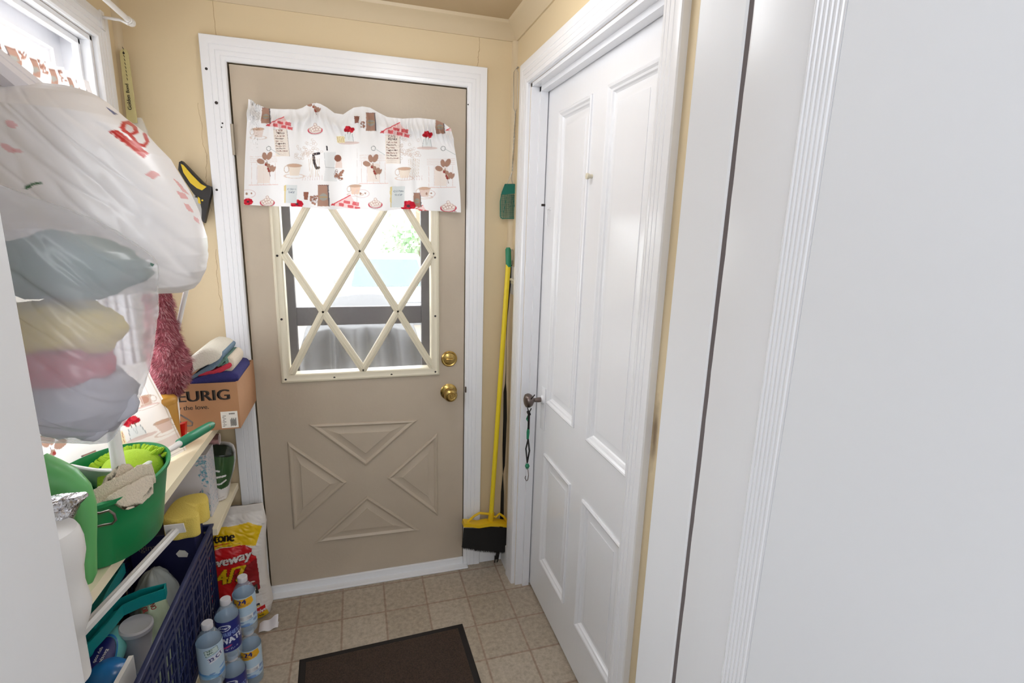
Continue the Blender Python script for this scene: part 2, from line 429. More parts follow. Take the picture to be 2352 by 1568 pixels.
def flat_text(mb, t, org, right, up, size, off, bold=0.0, sx=1.0):
    """lettering laid on a flat face as a thin raised print"""
    v, tr = text_tris(t); org = Vector(org); right = Vector(right).normalized(); up = Vector(up).normalized(); n = right.cross(up)*off
    for d in ([0.0] if not bold else [-bold, 0.0, bold]):
        mb.add([org+right*(x*size*sx+d)+up*(y*size)+n*(1+0.02*(d > 0)) for x, y in v], [tuple(int(i) for i in q) for q in tr])
# ================================================================ THE SETTING
XL, XR, ZC = -0.31, 1.004, 2.27
YN = -1.40           # mudroom face of the wall the camera looks through
b = MB(); b.box((-0.62, -4.2, -0.05), (2.4, 0.14, 0)); b.box((-1.6, -4.2, -0.05), (-0.62, -1.6, 0)); struct(b.build('floor', 'vinyl', smooth=False))
b = MB(); b.box((-0.43, YN, ZC), (1.16, 0.14, ZC+0.08)); struct(b.build('ceiling', 'ceiling_tan', smooth=False))
b = MB(); b.box((-1.6, -4.2, 2.42), (2.4, -1.6, 2.5)); struct(b.build('ceiling_kitchen', 'kitchen_white', smooth=False))
b = MB(); b.box((-0.43, 0, 0), (-0.004, 0.14, ZC)); b.box((0.815, 0, 0), (1.16, 0.14, ZC)); b.box((-0.004, 0, 2.036), (0.815, 0.14, ZC))
struct(b.build('wall_back', 'wall_tan', smooth=False))
WY0, WY1, WZ0, WZ1 = -1.06, -0.18, 0.93, 2.02
b = MB(); b.box((-0.43, YN, 0), (XL, 0, WZ0)); b.box((-0.43, YN, WZ1), (XL, 0, ZC)); b.box((-0.43, WY1, WZ0), (XL, 0, WZ1)); b.box((-0.43, YN, WZ0), (XL, WY0, WZ1))
struct(b.build('wall_left', 'wall_tan', smooth=False))
DY0, DY1, DZ1 = -1.06, -0.19, 2.025
b = MB(); b.box((XR, DY1, 0), (1.16, 0, ZC)); b.box((XR, YN, 0), (1.16, DY0, ZC)); b.box((XR, DY0, DZ1), (1.16, DY1, ZC))
struct(b.build('wall_right', 'wall_tan', smooth=False))
JL, JR = 0.038, 0.842
b = MB(); b.box((-1.6, -1.6, 0), (JL-0.02, YN, 2.5)); b.box((JR+0.02, -1.6, 0), (2.4, YN, 2.5)); b.box((JL-0.02, -1.6, 2.09), (JR+0.02, YN, 2.5))
struct(b.build('wall_near', 'kitchen_white', smooth=False))
b = MB(); b.box((-1.68, -4.2, 0), (-1.6, -1.6, 2.5)); struct(b.build('wall_kitchen_left', 'kitchen_white', smooth=False))
b = MB(); b.box((2.4, -4.2, 0), (2.48, -1.6, 2.5)); struct(b.build('wall_kitchen_right', 'kitchen_white', smooth=False))
b = MB(); b.box((-1.68, -4.28, 0), (2.48, -4.2, 2.5)); struct(b.build('wall_kitchen_back', 'kitchen_white', smooth=False))
b = MB(); b.box((1.16, -1.4, 0), (1.2, 0.14, ZC)); struct(b.build('wall_closet', 'wall_tan', smooth=False))

# crown moulding and corner beads
b = MB()
casing(b, [(XL, YN), (XL, 0), (XR, 0), (XR, YN)], [(0, 2.213), (-0.006, 2.213), (-0.010, 2.220), (-0.017, 2.236), (-0.030, 2.250), (-0.042, 2.256), (-0.047, 2.26), (-0.05, ZC), (0, ZC)], lambda x, y, v: (x, y, v))
struct(b.build('trim_1', 'crown_tan', angle=25))
for k, (cx, sx) in enumerate(((XL, 1), (XR, -1))):
    b = MB(); q = 0.019
    prof = [(0, 0), (q, 0), (q*0.93, -q*0.35), (q*0.7, -q*0.7), (q*0.35, -q*0.93), (0, -q)]
    b.prism([(cx+sx*u, v, 0.0) for u, v in prof], (0, 0, 2.215)); struct(b.build('trim_%d' % (k+2), 'crown_tan', angle=50))

FL = [(0, 0), (0, .011), (.004, .0155), (.014, .017), (.0148, .0158), (.0162, .0158), (.017, .0172), (.029, .0176), (.0298, .0164), (.0312, .0164), (.032, .0178), (.046, .0182), (.0468, .0170), (.0482, .0170), (.049, .0185), (.066, .0200), (.073, .0196), (.075, .016), (.075, 0)]
b = MB(); casing(b, [(-0.001, 0.0), (-0.001, 2.034), (0.812, 2.034), (0.812, 0.0)], FL, lambda x, z, v: (x, -v, z))
b.mat(1)
for px, py, r in ((474, 158, 2.6), (497, 236, 3.0), (511, 283, 1.6), (509, 292, 1.4), (498, 436, 2.4), (1075, 240, 1.4)):
    e = P(px, py, y=-.0185); b.lathe([(0, -.0002), (r/600, -.0002), (r/600, .0016), (0, .0018)], tuple(e), (0, -1, 0), 10)
struct(b.build('trim_4', ['white_gloss', 'dark_gap'], angle=25))
b = MB(); casing(b, [(-DY1, 0.0), (-DY1, DZ1), (-DY0, DZ1), (-DY0, 0.0)], FL, lambda a, z, v: (XR-v, -a, z))
struct(b.build('trim_5', 'white_gloss', angle=25))
b = MB(); casing(b, [(WY0, WZ0-0.02), (WY0, WZ1), (WY1, WZ1), (WY1, WZ0-0.02)], [(u*1.0, v) for u, v in FL], lambda y, z, v: (XL+v, y, z))
struct(b.build('trim_6', 'white_gloss', angle=25))
# jamb linings
b = MB(); b.box((XR+0.001, DY1-0.0005, 0), (1.15, DY1-0.012, DZ1)); b.box((XR+0.001, DY0+0.0005, 0), (1.15, DY0+0.012, DZ1)); b.box((XR+0.001, DY0, DZ1-0.0005), (1.15, DY1, DZ1-0.012))
b.box((1.034, DY1-0.012, 0), (1.062, DY1-0.026, DZ1-0.012)); b.box((1.034, DY0+0.012, 0), (1.062, DY0+0.026, DZ1-0.012)); b.box((1.034, DY0+0.012, DZ1-0.012), (1.062, DY1-0.012, DZ1-0.028))
struct(b.build('trim_7', 'white_gloss', smooth=False))
b = MB(); b.box((-0.004, 0.05, 0), (0.012, 0.14, 2.036)); b.box((0.803, 0.05, 0), (0.815, 0.14, 2.036)); b.box((0.0, 0.05, 2.022), (0.81, 0.14, 2.036))
struct(b.build('trim_8', 'white_paint', smooth=False))
b = MB(); b.box((0.888, -0.014, 0), (XR, 0, 0.12), 0.003); struct(b.build('baseboard_back', 'white_paint', smooth=False))
b = MB(); b.box((XR-0.014, -0.114, 0), (XR, -0.014, 0.12), 0.003); struct(b.build('baseboard_right', 'white_paint', smooth=False))
b = MB(); b.box((-0.02, -0.042, 0), (0.83, 0.02, 0.009), 0.003); struct(b.build('trim_9', 'white_paint', smooth=False))
# doorway the camera looks through: left jamb, right jamb board, shade-coloured gap strip, second board, fluted strip
b = MB(); b.box((JL-0.02, -1.60, 0), (JL, YN+0.002, 2.09), 0.002); struct(b.build('trim_10', 'white_paint', smooth=False))
b = MB(); b.box((JR, -1.497, 0), (JR+0.02, YN+0.002, 2.09), 0.004); b.box((JR+0.004, -1.4995, 0), (JR+0.02, -1.49, 2.09)); struct(b.build('trim_11', 'white_paint', smooth=False))
b = MB(); b.box((JR+0.0022, -1.512, 0), (JR+0.02, -1.49, 2.09)); struct(b.build('trim_12', 'gap_shade_grey', smooth=False))  # grey strip filling the crack, its shade put into the colour
b = MB()
zz = [i*2.09/120 for i in range(121)]
rs = []
for z in zz:
    w = 0.0016*noise.noise(Vector((0, 3.0, z*7)))+0.0008*noise.noise(Vector((5, 0, z*31)))
    rs.append([(JR+0.02, -1.5060+w, z), (JR+0.001, -1.5060+w, z), (JR-0.001, -1.512, z), (JR-0.001, -1.602, z), (JR+0.02, -1.602, z)])
b.rings(rs); struct(b.build('trim_13', 'white_paint', angle=60))
b = MB(); pr = []
for i in range(6):
    y = -1.602-i*0.0062; pr += [(JR-0.0038, y), (JR-0.0050, y-0.0020), (JR-0.0050, y-0.0040), (JR-0.0038, y-0.0052)]
pr = [(JR+0.02, -1.602)]+pr+[(JR-0.004, -1.641), (JR+0.02, -1.641)]
b.prism([(x, y, 0) for x, y in pr], (0, 0, 2.15)); struct(b.build('trim_14', 'white_gloss', angle=25))
b = MB(); b.box((JL-0.02, -1.60, 2.07), (JR+0.02, YN, 2.09)); struct(b.build('trim_15', 'white_paint', smooth=False))
d4 = MB(); d4.box((JR-0.0038, -2.48, 0.012), (JR+0.04, -1.6412, 2.05), 0.001); o = struct(d4.build('door_4', 'kitchen_white', smooth=False))

# ---------------------------------------------------------------- door_1: beige exterior door with diamond lattice window
d1 = bpy.data.objects.new('door_1', None); C.objects.link(d1); d1.location = (0.4, 0, 0); struct(d1)
GX0, GX1, GZ0, GZ1 = 0.128, 0.680, 0.948, 1.83
b = MB(); T = 0.044
b.box((0.004, 0, 0.012), (GX0, T, 2.03)); b.box((GX1, 0, 0.012), (0.809, T, 2.03)); b.box((GX0, 0, 0.012), (GX1, T, GZ0)); b.box((GX0, 0, GZ1), (GX1, T, 2.03))
def tri_panel(mb, pts):
    A = [Vector((p.x, p.z)) for p in pts]; c = sum(A, Vector((0, 0)))/3
    def inset(k):
        n = []
        for i in range(3):
            p, q, r = A[i-1], A[i], A[(i+1) % 3]
            e1 = (q-p).normalized(); e2 = (r-q).normalized()
            n1 = Vector((-e1.y, e1.x)); n2 = Vector((-e2.y, e2.x))
            if n1.dot(c-q) < 0: n1 = -n1
            if n2.dot(c-q) < 0: n2 = -n2
            n.append(q+(n1+n2)/(1+n1.dot(n2))*k)
        return n
    L = [(0, 0.001), (0.003, 0.006), (0.008, 0.008), (0.012, 0.006), (0.017, 0.0008), (0.020, 0.0008), (0.042, 0.0065), (0.0435, 0.0085)]
    mb.rings([[(q.x, -h, q.y) for q in inset(k)] for k, h in L], False, True)
for t in (((708, 974), (960, 963), (840, 1069)), ((660, 1013), (797, 1106), (674, 1216)), ((1005, 993), (888, 1097), (1006, 1184)), ((843, 1137), (722, 1246), (966, 1217))):
    tri_panel(b, [P(px, py, y=0) for px, py in t])
b.build('door_slab', 'door_beige', d1, angle=20)
b = MB()
# moulded frame round the glass: outer edge (0.095..0.705 x 0.915..1.86)
fp = [(0, 0), (0, .004), (.004, .010), (.010, .012), (.014, .009), (.024, .0075), (.030, .0075), (.034, .004), (.036, -0.012), (.036, -0.03)]
def ring4(x0, x1, z0, z1, h): return [(x0, -h, z0), (x1, -h, z0), (x1, -h, z1), (x0, -h, z1)]
b.rings([ring4(0.096+u, 0.706-u, 0.914+u, 1.862-u, h) for u, h in fp], False, False)
for (px, py) in ((638, 580), (647, 733), (1002, 590), (1002, 732)): pass
fr = b.build('window_frame', 'lattice_cream', d1, angle=30)
b = MB()
for (x, z) in ((0.113, 1.40), (0.113, 1.165), (0.688, 1.40), (0.688, 1.165), (0.113, 0.93), (0.688, 0.93), (0.29, 0.928), (0.51, 0.928)):
    b.lathe([(0.0, 0), (0.0042, 0), (0.0042, 0.0022), (0.0, 0.0028)], (x, -0.0075, z), (0, -1, 0), 12)
sub(b, 'screw', 'dark_gap', fr)
N1 = [(0.132, 1.411), (0.402, 1.421), (0.682, 1.415), (0.260, 1.190), (0.540, 1.187), (0.400, 0.953), (0.137, 0.955), (0.676, 0.950), (0.262, 1.650), (0.540, 1.648), (0.132, 1.86), (0.402, 1.86), (0.682, 1.86)]
b = MB()
def bar(i, j):
    p = Vector((N1[i][0], 0, N1[i][1])); q = Vector((N1[j][0], 0, N1[j][1])); d = (q-p).normalized(); n = Vector((-d.z, 0, d.x))
    pr = [(-.0135, .004), (-.0135, -.004), (-.010, -.0075), (-.0045, -.0085), (-.003, -.011), (.003, -.011), (.0045, -.0085), (.010, -.0075), (.0135, -.004), (.0135, .004)]
    b.rings([[tuple(e+n*u+Vector((0, h, 0))) for u, h in pr] for e in (p-d*.004, q+d*.004)])
for i, j in ((0, 3), (3, 5), (5, 4), (4, 2), (0, 8), (8, 1), (1, 9), (9, 2), (3, 1), (1, 4), (3, 6), (4, 7), (8, 10), (8, 11), (9, 11), (9, 12)): bar(i, j)
b.build('lattice', 'lattice_cream', d1, angle=25)
b = MB(); b.box((GX0, 0.018, GZ0), (GX1, 0.022, GZ1)); b.build('glass_pane', 'glass', d1, smooth=False)
b = MB(); b.box((0.0, -0.010, 0.0), (0.812, 0.0, 0.040), 0.003); b.build('door_sweep', 'white_paint', d1, smooth=False)
kp = P(1032, 902, y=-0.02); dp = P(1032, 824, y=-0.006)
b = MB(); b.lathe([(0, 0), (.034, 0), (.035, .004), (.030, .008), (.016, .011), (.0125, .016), (.0125, .030), (.022, .036), (.0275, .046), (.028, .056), (.024, .064), (.017, .067), (.015, .0655), (0, .065)], (kp.x, 0, kp.z), (0, -1, 0), 40)
kn = b.build('door_knob', 'brass', d1, angle=35)
b = MB(); b.box((kp.x-.002, -.071, kp.z-.009), (kp.x+.002, -.064, kp.z+.009), .001); sub(b, 'turn_button', 'brass', kn)
b = MB(); b.lathe([(0, 0), (.033, 0), (.0335, .006), (.029, .010), (.025, .009), (.021, .011), (0, .0115)], (dp.x, 0, dp.z), (0, -1, 0), 40)
db = b.build('deadbolt', 'brass', d1, angle=30)
b = MB(); b.box((dp.x-.016, -.022, dp.z-.0035), (dp.x+.016, -.011, dp.z+.0035), .002); sub(b, 'thumb_turn', 'brass', db)
for z in (1.79, 0.93):
    b = MB(); b.tube([(-0.001, -0.010, z-.05+.02*i) for i in range(6)], .0065, 12)
    b.box((-0.006, -0.012, z-.05), (0.004, -0.0015, z+.05)); b.build('hinge', 'hinge_metal', d1, angle=30)
b = MB(); b.box((0.812, -0.010, 0.835), (0.818, -0.0225, 0.86), .002); b.build('strike_plate', 'old_metal', d1)

# storm door outside it, dark metal frame
d3 = bpy.data.objects.new('door_3', None); C.objects.link(d3); d3.location = (0.4, 0.11, 0); struct(d3)
b = MB(); y0, y1 = 0.10, 0.128
xa = P(683, 760, y=y0).x; xb = P(968, 700, y=y0).x; zm0, zm1 = P(830, 745, y=y0).z, P(830, 704, y=y0).z
for A, Bq in (((0.0, y0, 0.02), (xa, y1, 2.02)), ((xb, y0, 0.02), (0.81, y1, 2.02)), ((xa, y0, 1.92), (xb, y1, 2.02)), ((xa, y0, zm0), (xb, y1, zm1)), ((xa, y0, 0.02), (xb, y1, P(830, 853, y=y0).z))): b.box(A, Bq, .003)
b.build('storm_frame', 'bronze_frame', d3, smooth=False)
b = MB(); zs = P(830, 845, y=y0).z; b.box((xa, y0-.006, zs-.006), (xb, y0, zs), .001); b.build('sill_bar', 'white_paint', d3, smooth=False)
b = MB(); b.box((xa-.004, y0+.01, 0.7), (xb+.004, y0+.013, 1.93)); b.build('storm_glass', 'glass', d3, smooth=False)

# ---------------------------------------------------------------- door_2: white four-panel door in the right wall
d2 = bpy.data.objects.new('door_2', None); C.objects.link(d2); d2.location = (1.08, -0.6, 0); struct(d2)
XD = 1.066; ya, yb = DY1-0.013, DY0+0.013
YS = [ya, -0.336, -0.580, -0.694, -0.944, yb]; ZS = [0.012, 0.205, 0.665, 0.882, 1.905, 2.012]
b = MB()
def slab(y0, y1, z0, z1): b.box((XD, y0, z0), (XD+0.035, y1, z1))
slab(YS[0], YS[1], ZS[0], ZS[5]); slab(YS[2], YS[3], ZS[0], ZS[5]); slab(YS[4], YS[5], ZS[0], ZS[5])
for z0, z1 in ((ZS[0], ZS[1]), (ZS[2], ZS[3]), (ZS[4], ZS[5])):
    slab(YS[1], YS[2], z0, z1); slab(YS[3], YS[4], z0, z1)
for (y0, y1) in ((YS[1], YS[2]), (YS[3], YS[4])):
    for (z0, z1) in ((ZS[1], ZS[2]), (ZS[3], ZS[4])):
        L = [(-0.006, 0), (-0.006, .005), (-0.002, .0075), (.003, .006), (.008, .001), (.013, -.001), (.016, -.006), (.020, -.009), (.023, -.0095), (.046, -.0055), (.0465, -.004)]
        b.rings([[(XD-h, y0-u, z0+u), (XD-h, y1+u, z0+u), (XD-h, y1+u, z1-u), (XD-h, y0-u, z1-u)] for u, h in L], False, True)
b.build('door_panel', 'white_gloss', d2, angle=22)
ep = P(1249, 917, x=XD)
b = MB(); za, zb = P(1248, 988, x=XD).z, P(1248, 888, x=XD).z
b.box((XD-.004, ep.y+.020, za), (XD, ep.y-.020, zb), .003); b.lathe([(0, 0), (.017, 0), (.018, .004), (.012, .009), (0, .009)], (XD-.004, ep.y, ep.z), (-1, 0, 0), 24)
es = b.build('escutcheon', 'white_gloss', d2, angle=30)
KX = XD-0.062
b = MB(); b.lathe([(0, .006), (.0095, .006), (.0095, .022), (.008, .026), (.008, .036), (.013, .040), (.022, .046), (.027, .054), (.028, .061), (.025, .069), (.016, .074), (0, .0755)], (XD-.004, ep.y, ep.z), (-1, 0, 0), 32)
b.build('door_knob', 'old_metal', d2, angle=40)
KN = Vector((XD-.062, ep.y, ep.z))
pg = P(1360, 405, x=XD)
b = MB(); b.lathe([(0, 0), (.006, 0), (.006, .008), (.009, .012), (.009, .018), (0, .02)], (XD, pg.y, pg.z), (-1, 0, 0), 16); b.build('coat_peg', 'lattice_cream', d2)
hk = P(1263, 500, x=XD)
b = MB(); b.tube([(XD-.004, hk.y, hk.z+.03), (XD-.012, hk.y, hk.z+.028), (XD-.012, hk.y, hk.z-.02), (XD-.008, hk.y, hk.z-.03)], .0028, 8); b.lathe([(0, 0), (.006, 0), (.006, .004), (0, .005)], (XD, hk.y, hk.z+.03), (-1, 0, 0), 12); b.build('latch_hook', 'white_gloss', d2)
b = MB(); e = P(1250, 471, x=1.034); b.box((1.024, e.y-.006, e.z-.004), (1.036, e.y+.004, e.z+.004), .001); b.build('latch_keeper', 'dark_gap', d2)

# ---------------------------------------------------------------- window_1 in the left wall
w1 = bpy.data.objects.new('window_1', None); C.objects.link(w1); w1.location = (-0.37, -0.6, WZ0); struct(w1)
b = MB()
for A, Bq in (((-.43, WY1, WZ0), (-.31, WY1-.014, WZ1)), ((-.43, WY0, WZ0), (-.31, WY0+.014, WZ1)), ((-.43, WY0, WZ1), (-.31, WY1, WZ1-.014)), ((-.43, WY0, WZ0), (-.29, WY1, WZ0+.02)),
              ((-.352, WY1-.014, WZ0), (-.334, WY1-.027, WZ1-.014)), ((-.352, WY0+.014, WZ0), (-.334, WY0+.027, WZ1-.014)), ((-.352, WY0, WZ1-.014), (-.334, WY1, WZ1-.03))): b.box(A, Bq, .002)
b.build('window_jamb', 'white_gloss', w1, smooth=False)
def sash(x0, x1, z0, z1, nm):
    m = MB(); ya, yb = WY1-.014, WY0+.014; s = .052
    pr = [(0, x1), (s-.012, x1), (s-.006, x1-.006), (s, x1-.008), (s, x0+.006), (s, x0), (0, x0)]
    m.rings([[(h, ya-u, z0+u), (h, yb+u, z0+u), (h, yb+u, z1-u), (h, ya-u, z1-u)] for u, h in pr], False, False)
    # close the loop between the last and first ring
    o = m.build(nm, 'white_gloss', w1, angle=25)
    g = MB(); xc = (x0+x1)/2; g.box((xc-.002, ya-s, z0+s), (xc+.002, yb+s, z1-s)); sub(g, 'glass_pane', 'glass', o, smooth=False)
sash(-.412, -.382, 1.46, WZ1-.014, 'upper_sash')
sash(-.380, -.353, WZ0+.02, 1.50, 'lower_sash')
# ================================================================ PRINTED FABRIC (cafe pattern)
BR, BR2, RD, GY, PK, LG, YL, BK = (172, 136, 120), (128, 90, 80), (214, 52, 66), (150, 150, 152), (216, 190, 184), (206, 210, 208), (226, 208, 150), (52, 46, 52)
def m_plant(c, x, y, s, f=1):
    c.line([(x, y-8*s), (x+3*f*s, y+8*s), (x+8*f*s, y+28*s)], 1.1*s, BR2)
    for dx, dy, rx, ry, ro in ((-14, -6, 9, 6, .3), (-5, -18, 5.5, 9, -.2), (6, -19, 6, 10, .45), (4, 4, 4.5, 5, 0), (11, 10, 5, 8, .4), (17, 12, 3, 7, .5), (-1, 0, 4, 4, 0), (7, 15, 5, 4, .2)):
        c.ell(x+dx*f*s, y+dy*s, rx*s, ry*s, BR, ro*f); c.ell(x+dx*f*s, y+dy*s, rx*s*.55, ry*s*.55, (176, 138, 118), ro*f, .6)
    for dx, dy in ((-2, 2), (5, 16), (3, 11)): c.ell(x+dx*f*s, y+dy*s, 2.6*s, 2.6*s, (150, 62, 56))
def m_bowl(c, x, y, s):
    c.ell(x, y+5*s, 17*s, 9*s, (216, 220, 220)); c.ell(x, y+3*s, 16*s, 8*s, (206, 70, 90), ring=1.6*s); c.ell(x, y+1*s, 15*s, 8*s, (232, 218, 212))
    for dx, dy in ((-9, 0), (-4, -4), (2, -6), (7, -3), (11, 1), (4, 1), (-2, 2), (-6, 4), (0, -10)): c.ell(x+dx*s, y+dy*s, 3.3*s, 3*s, (246, 238, 232)); c.ell(x+dx*s, y+dy*s, 3.3*s, 3*s, (190, 150, 142), ring=.8*s)
def m_menu(c, x, y, s, lean=0.0):
    c.poly([(x-16*s, y-34*s), (x+18*s, y-34*s), (x+(19+lean)*s, y+32*s), (x+(-15+lean)*s, y+32*s)], (238, 230, 222))
    c.line([(x+18*s, y-34*s), (x+(19+lean)*s, y+32*s)], 1.2*s, (170, 158, 152)); c.line([(x-16*s, y-34*s), (x+18*s, y-34*s)], .8*s, (200, 190, 184))
    for i, t in enumerate(('CAFE', 'MENU', 'Cafe au lait', 'Macchiato', 'Espresso', 'Cappuccino', 'Mocha latte', 'De Moche', 'Mocha blend')):
        c.text(t, x-(9 if i < 2 else 13)*s+lean*s*i*.1, y+(-28+i*6.1)*s, (7.2 if i < 2 else 5.4)*s, (92, 70, 66) if i % 2 else (150, 110, 100), bold=.22*s)
    for i in range(3): c.line([(x-11*s+lean*s, y+(20+4*i)*s), (x+10*s+lean*s, y+(20.6+4*i)*s)], .7*s, (196, 178, 170))
def m_cup(c, x, y, s, col=(238, 226, 214)):
    c.ell(x, y+12*s, 20*s, 4.5*s, (224, 208, 200), ring=1*s); c.poly([(x-14*s, y-10*s), (x+14*s, y-10*s), (x+9*s, y+11*s), (x-9*s, y+11*s)], col)
    c.ell(x, y-10*s, 14*s, 3.5*s, (206, 172, 150)); c.ell(x, y-10*s, 14*s, 3.5*s, (200, 176, 160), ring=.9*s); c.ell(x-16*s, y-2*s, 5*s, 7*s, (206, 186, 172), ring=1.2*s)
def m_jug(c, x, y, s):
    for i, (xx, yy) in enumerate(((-2, -14), (3, -18), (-7, -15), (6, -13), (0, -20), (-4, -20), (9, -17))): c.ell(x+xx*s, y+yy*s, 4.3*s, 4*s, RD if i % 2 else (178, 30, 46))
    c.line([(x-3*s, y-12*s), (x-1*s, y+6*s)], 1*s, (96, 112, 98)); c.line([(x+4*s, y-12*s), (x, y+6*s)], 1*s, (96, 112, 98))
    c.poly([(x-8*s, y-6*s), (x+8*s, y-6*s), (x+11*s, y+13*s), (x-11*s, y+13*s)], (226, 232, 234), .75); c.line([(x-8*s, y-6*s), (x-11*s, y+13*s), (x+11*s, y+13*s), (x+8*s, y-6*s)], .9*s, (150, 158, 162))
    c.ell(x, y+14*s, 24*s, 3.5*s, PK, al=.7)
def m_napkin(c, x, y, s):
    P0, P1, P2 = (x-30*s, y+8*s), (x+12*s, y-14*s), (x+34*s, y+20*s)
    c.poly([P0, P1, P2], (244, 214, 214))
    for (a, b2, d, e) in ((.02, .12, .0, .25), (.25, .42, .1, .5), (.55, .75, .1, .45), (.8, .98, .05, .4), (.4, .62, .55, .9), (.7, .92, .5, .95)):
        q = lambda t, w: (P0[0]+(P2[0]-P0[0])*t+(P1[0]-P0[0]-(P2[0]-P0[0])*.6)*w*.6, P0[1]+(P2[1]-P0[1])*t+(P1[1]-P0[1]-(P2[1]-P0[1])*.6)*w*.6)
        c.poly([q(a, d), q(b2, d), q(b2, e), q(a, e)], RD, .82)
    c.line([P0, P1], 2*s, RD)
def m_bag(c, x, y, s):
    c.poly([(x-12*s, y-24*s), (x+11*s, y-24*s), (x+14*s, y+22*s), (x-13*s, y+22*s)], BR); c.poly([(x+8*s, y-24*s), (x+11*s, y-24*s), (x+14*s, y+22*s), (x+11*s, y+22*s)], (110, 104, 106))
    c.ell(x, y+2*s, 9*s, 8*s, (160, 158, 150)); c.line([(x-9*s, y+2*s), (x+9*s, y+2*s)], 2*s, (188, 150, 100)); c.line([(x-12*s, y-24*s), (x+11*s, y-24*s)], 1.6*s, BR2)
def m_beans(c, x, y, s):
    for i in range(14): c.ell(x+random.uniform(-9, 9)*s, y+random.uniform(-11, 11)*s, 3*s, 2.6*s, (170, 126, 108)); 
    for i in range(8): c.ell(x+random.uniform(-9, 9)*s, y+random.uniform(-11, 11)*s, 2.8*s, 2.5*s, BR2, ring=.8*s)
def m_pot(c, x, y, s):
    c.poly([(x-15*s, y-26*s), (x+12*s, y-28*s), (x+8*s, y+8*s), (x+15*s, y+40*s), (x-16*s, y+40*s), (x-12*s, y+8*s)], (228, 230, 232)); c.line([(x-12*s, y+8*s), (x+9*s, y+9*s)], 1*s, (166, 168, 172))
    c.line([(x-8*s, y-32*s), (x-9*s, y-40*s)], 3.4*s, BK); c.line([(x-15*s, y-26*s), (x-12*s, y+8*s)], .8*s, (190, 192, 196))
    c.line([(x-27*s, y-24*s), (x-40*s, y-22*s), (x-38*s, y-4*s), (x-33*s, y+10*s), (x-27*s, y+9*s)], 6*s, BK)
def m_shopfront(c, x, y, s):
    col = (226, 206, 200)
    for d in range(4): c.line([(x-30*s, y-30*s+d*4*s), (x+30*s, y-31*s+d*4*s)], .8*s, col)
    for d in (-26, -14, 0, 14, 26): c.line([(x+d*s, y-16*s), (x+d*s, y+30*s)], .8*s, col)
    c.line([(x-32*s, y+32*s), (x+32*s, y+31*s)], 1.4*s, (232, 204, 200)); c.poly([(x-13*s, y-12*s), (x+13*s, y-12*s), (x+13*s, y+28*s), (x-13*s, y+28*s)], (240, 228, 220), .8)
def m_poppy(c, x, y, s):
    for a in range(9): c.ell(x+8*s*math.cos(a*.7), y+5*s*math.sin(a*.7), 5*s, 4.4*s, RD if a % 2 else (190, 30, 52))
    c.ell(x, y, 3*s, 2.6*s, (90, 60, 70))
def m_sign(c, x, y, s):
    c.poly([(x-14*s, y-22*s), (x+14*s, y-22*s), (x+12*s, y+24*s), (x-16*s, y+24*s)], (222, 228, 230)); c.poly([(x-19*s, y-20*s), (x-14*s, y-22*s), (x-16*s, y+24*s), (x-18*s, y+24*s)], YL)
    c.text('COFFEE', x-11*s, y-9*s, 6.6*s, (120, 134, 150), bold=.15*s); c.text('SHOP', x-8*s, y-1*s, 6.6*s, (120, 134, 150), bold=.15*s)

tag_c = Canvas(545, 212, 1072, 496, 2.5, (243, 243, 245))
c = tag_c
Z = lambda X, Y: (450+X/3.36, 150+Y/3.36)
for X, Y in ((520, 810), (1370, 800), (1890, 830)): m_shopfront(c, *Z(X, Y), 1.05)
for X, Y, f in ((545, 760, 1), (1365, 780, 1), (1925, 815, 1)): m_plant(c, *Z(X, Y), 1.0, f)
m_menu(c, *Z(645, 600), .95, 6); m_menu(c, *Z(1515, 650), 1.0, 0)
m_bowl(c, *Z(920, 490), 1.0); m_bowl(c, *Z(550, 1050), 1.0); m_bowl(c, *Z(1385, 1065), .95); m_bowl(c, *Z(1950, 1090), 1.05)
m_cup(c, *Z(760, 810), 1.1); m_cup(c, *Z(1610, 830), 1.0); m_cup(c, *Z(1230, 960), .9, (236, 208, 190)); m_cup(c, *Z(480, 520), .9, (232, 218, 212)); m_cup(c, *Z(1765, 980), .9, (226, 206, 196))
m_jug(c, *Z(1180, 550), 1.0); m_jug(c, *Z(1785, 590), 1.0)
c.poly([Z(1085, 545), Z(1145, 545), Z(1150, 595), Z(1090, 595)], (238, 226, 180)); [c.line([Z(1090+i*14, 550), Z(1100+i*14, 590)], .8, BR) for i in range(4)]
m_napkin(c, *Z(640, 440), .95); m_napkin(c, *Z(1530, 490), 1.05); m_napkin(c, *Z(1150, 1050), 1.05); m_napkin(c, *Z(330, 1075), .8); m_napkin(c, *Z(1720, 1115), .75); m_napkin(c, *Z(2010, 480), .8)
m_bag(c, *Z(985, 1010), 1.05); m_bag(c, *Z(540, 390), .8); m_bag(c, *Z(1350, 440), .9); m_bag(c, *Z(1885, 470), .8); m_bag(c, *Z(1708, 1040), .7)
c.poly([Z(828, 975), Z(868, 975), Z(862, 1035), Z(834, 1035)], (146, 96, 80)); m_beans(c, *Z(910, 1040), .9)
m_pot(c, *Z(1040, 760), 1.0); m_beans(c, *Z(1105, 840), 1.0); c.poly([Z(1085, 700), Z(1120, 700), Z(1130, 790), Z(1075, 790)], (236, 220, 214)); c.ell(*Z(1095, 715), 8, 8, (150, 100, 84))
m_poppy(c, *Z(780, 1070), 1.1); m_poppy(c, *Z(1640, 1085), 1.35); m_poppy(c, *Z(400, 1052), .9)
m_sign(c, *Z(1565, 1010), 1.05); m_sign(c, *Z(740, 990), .9)
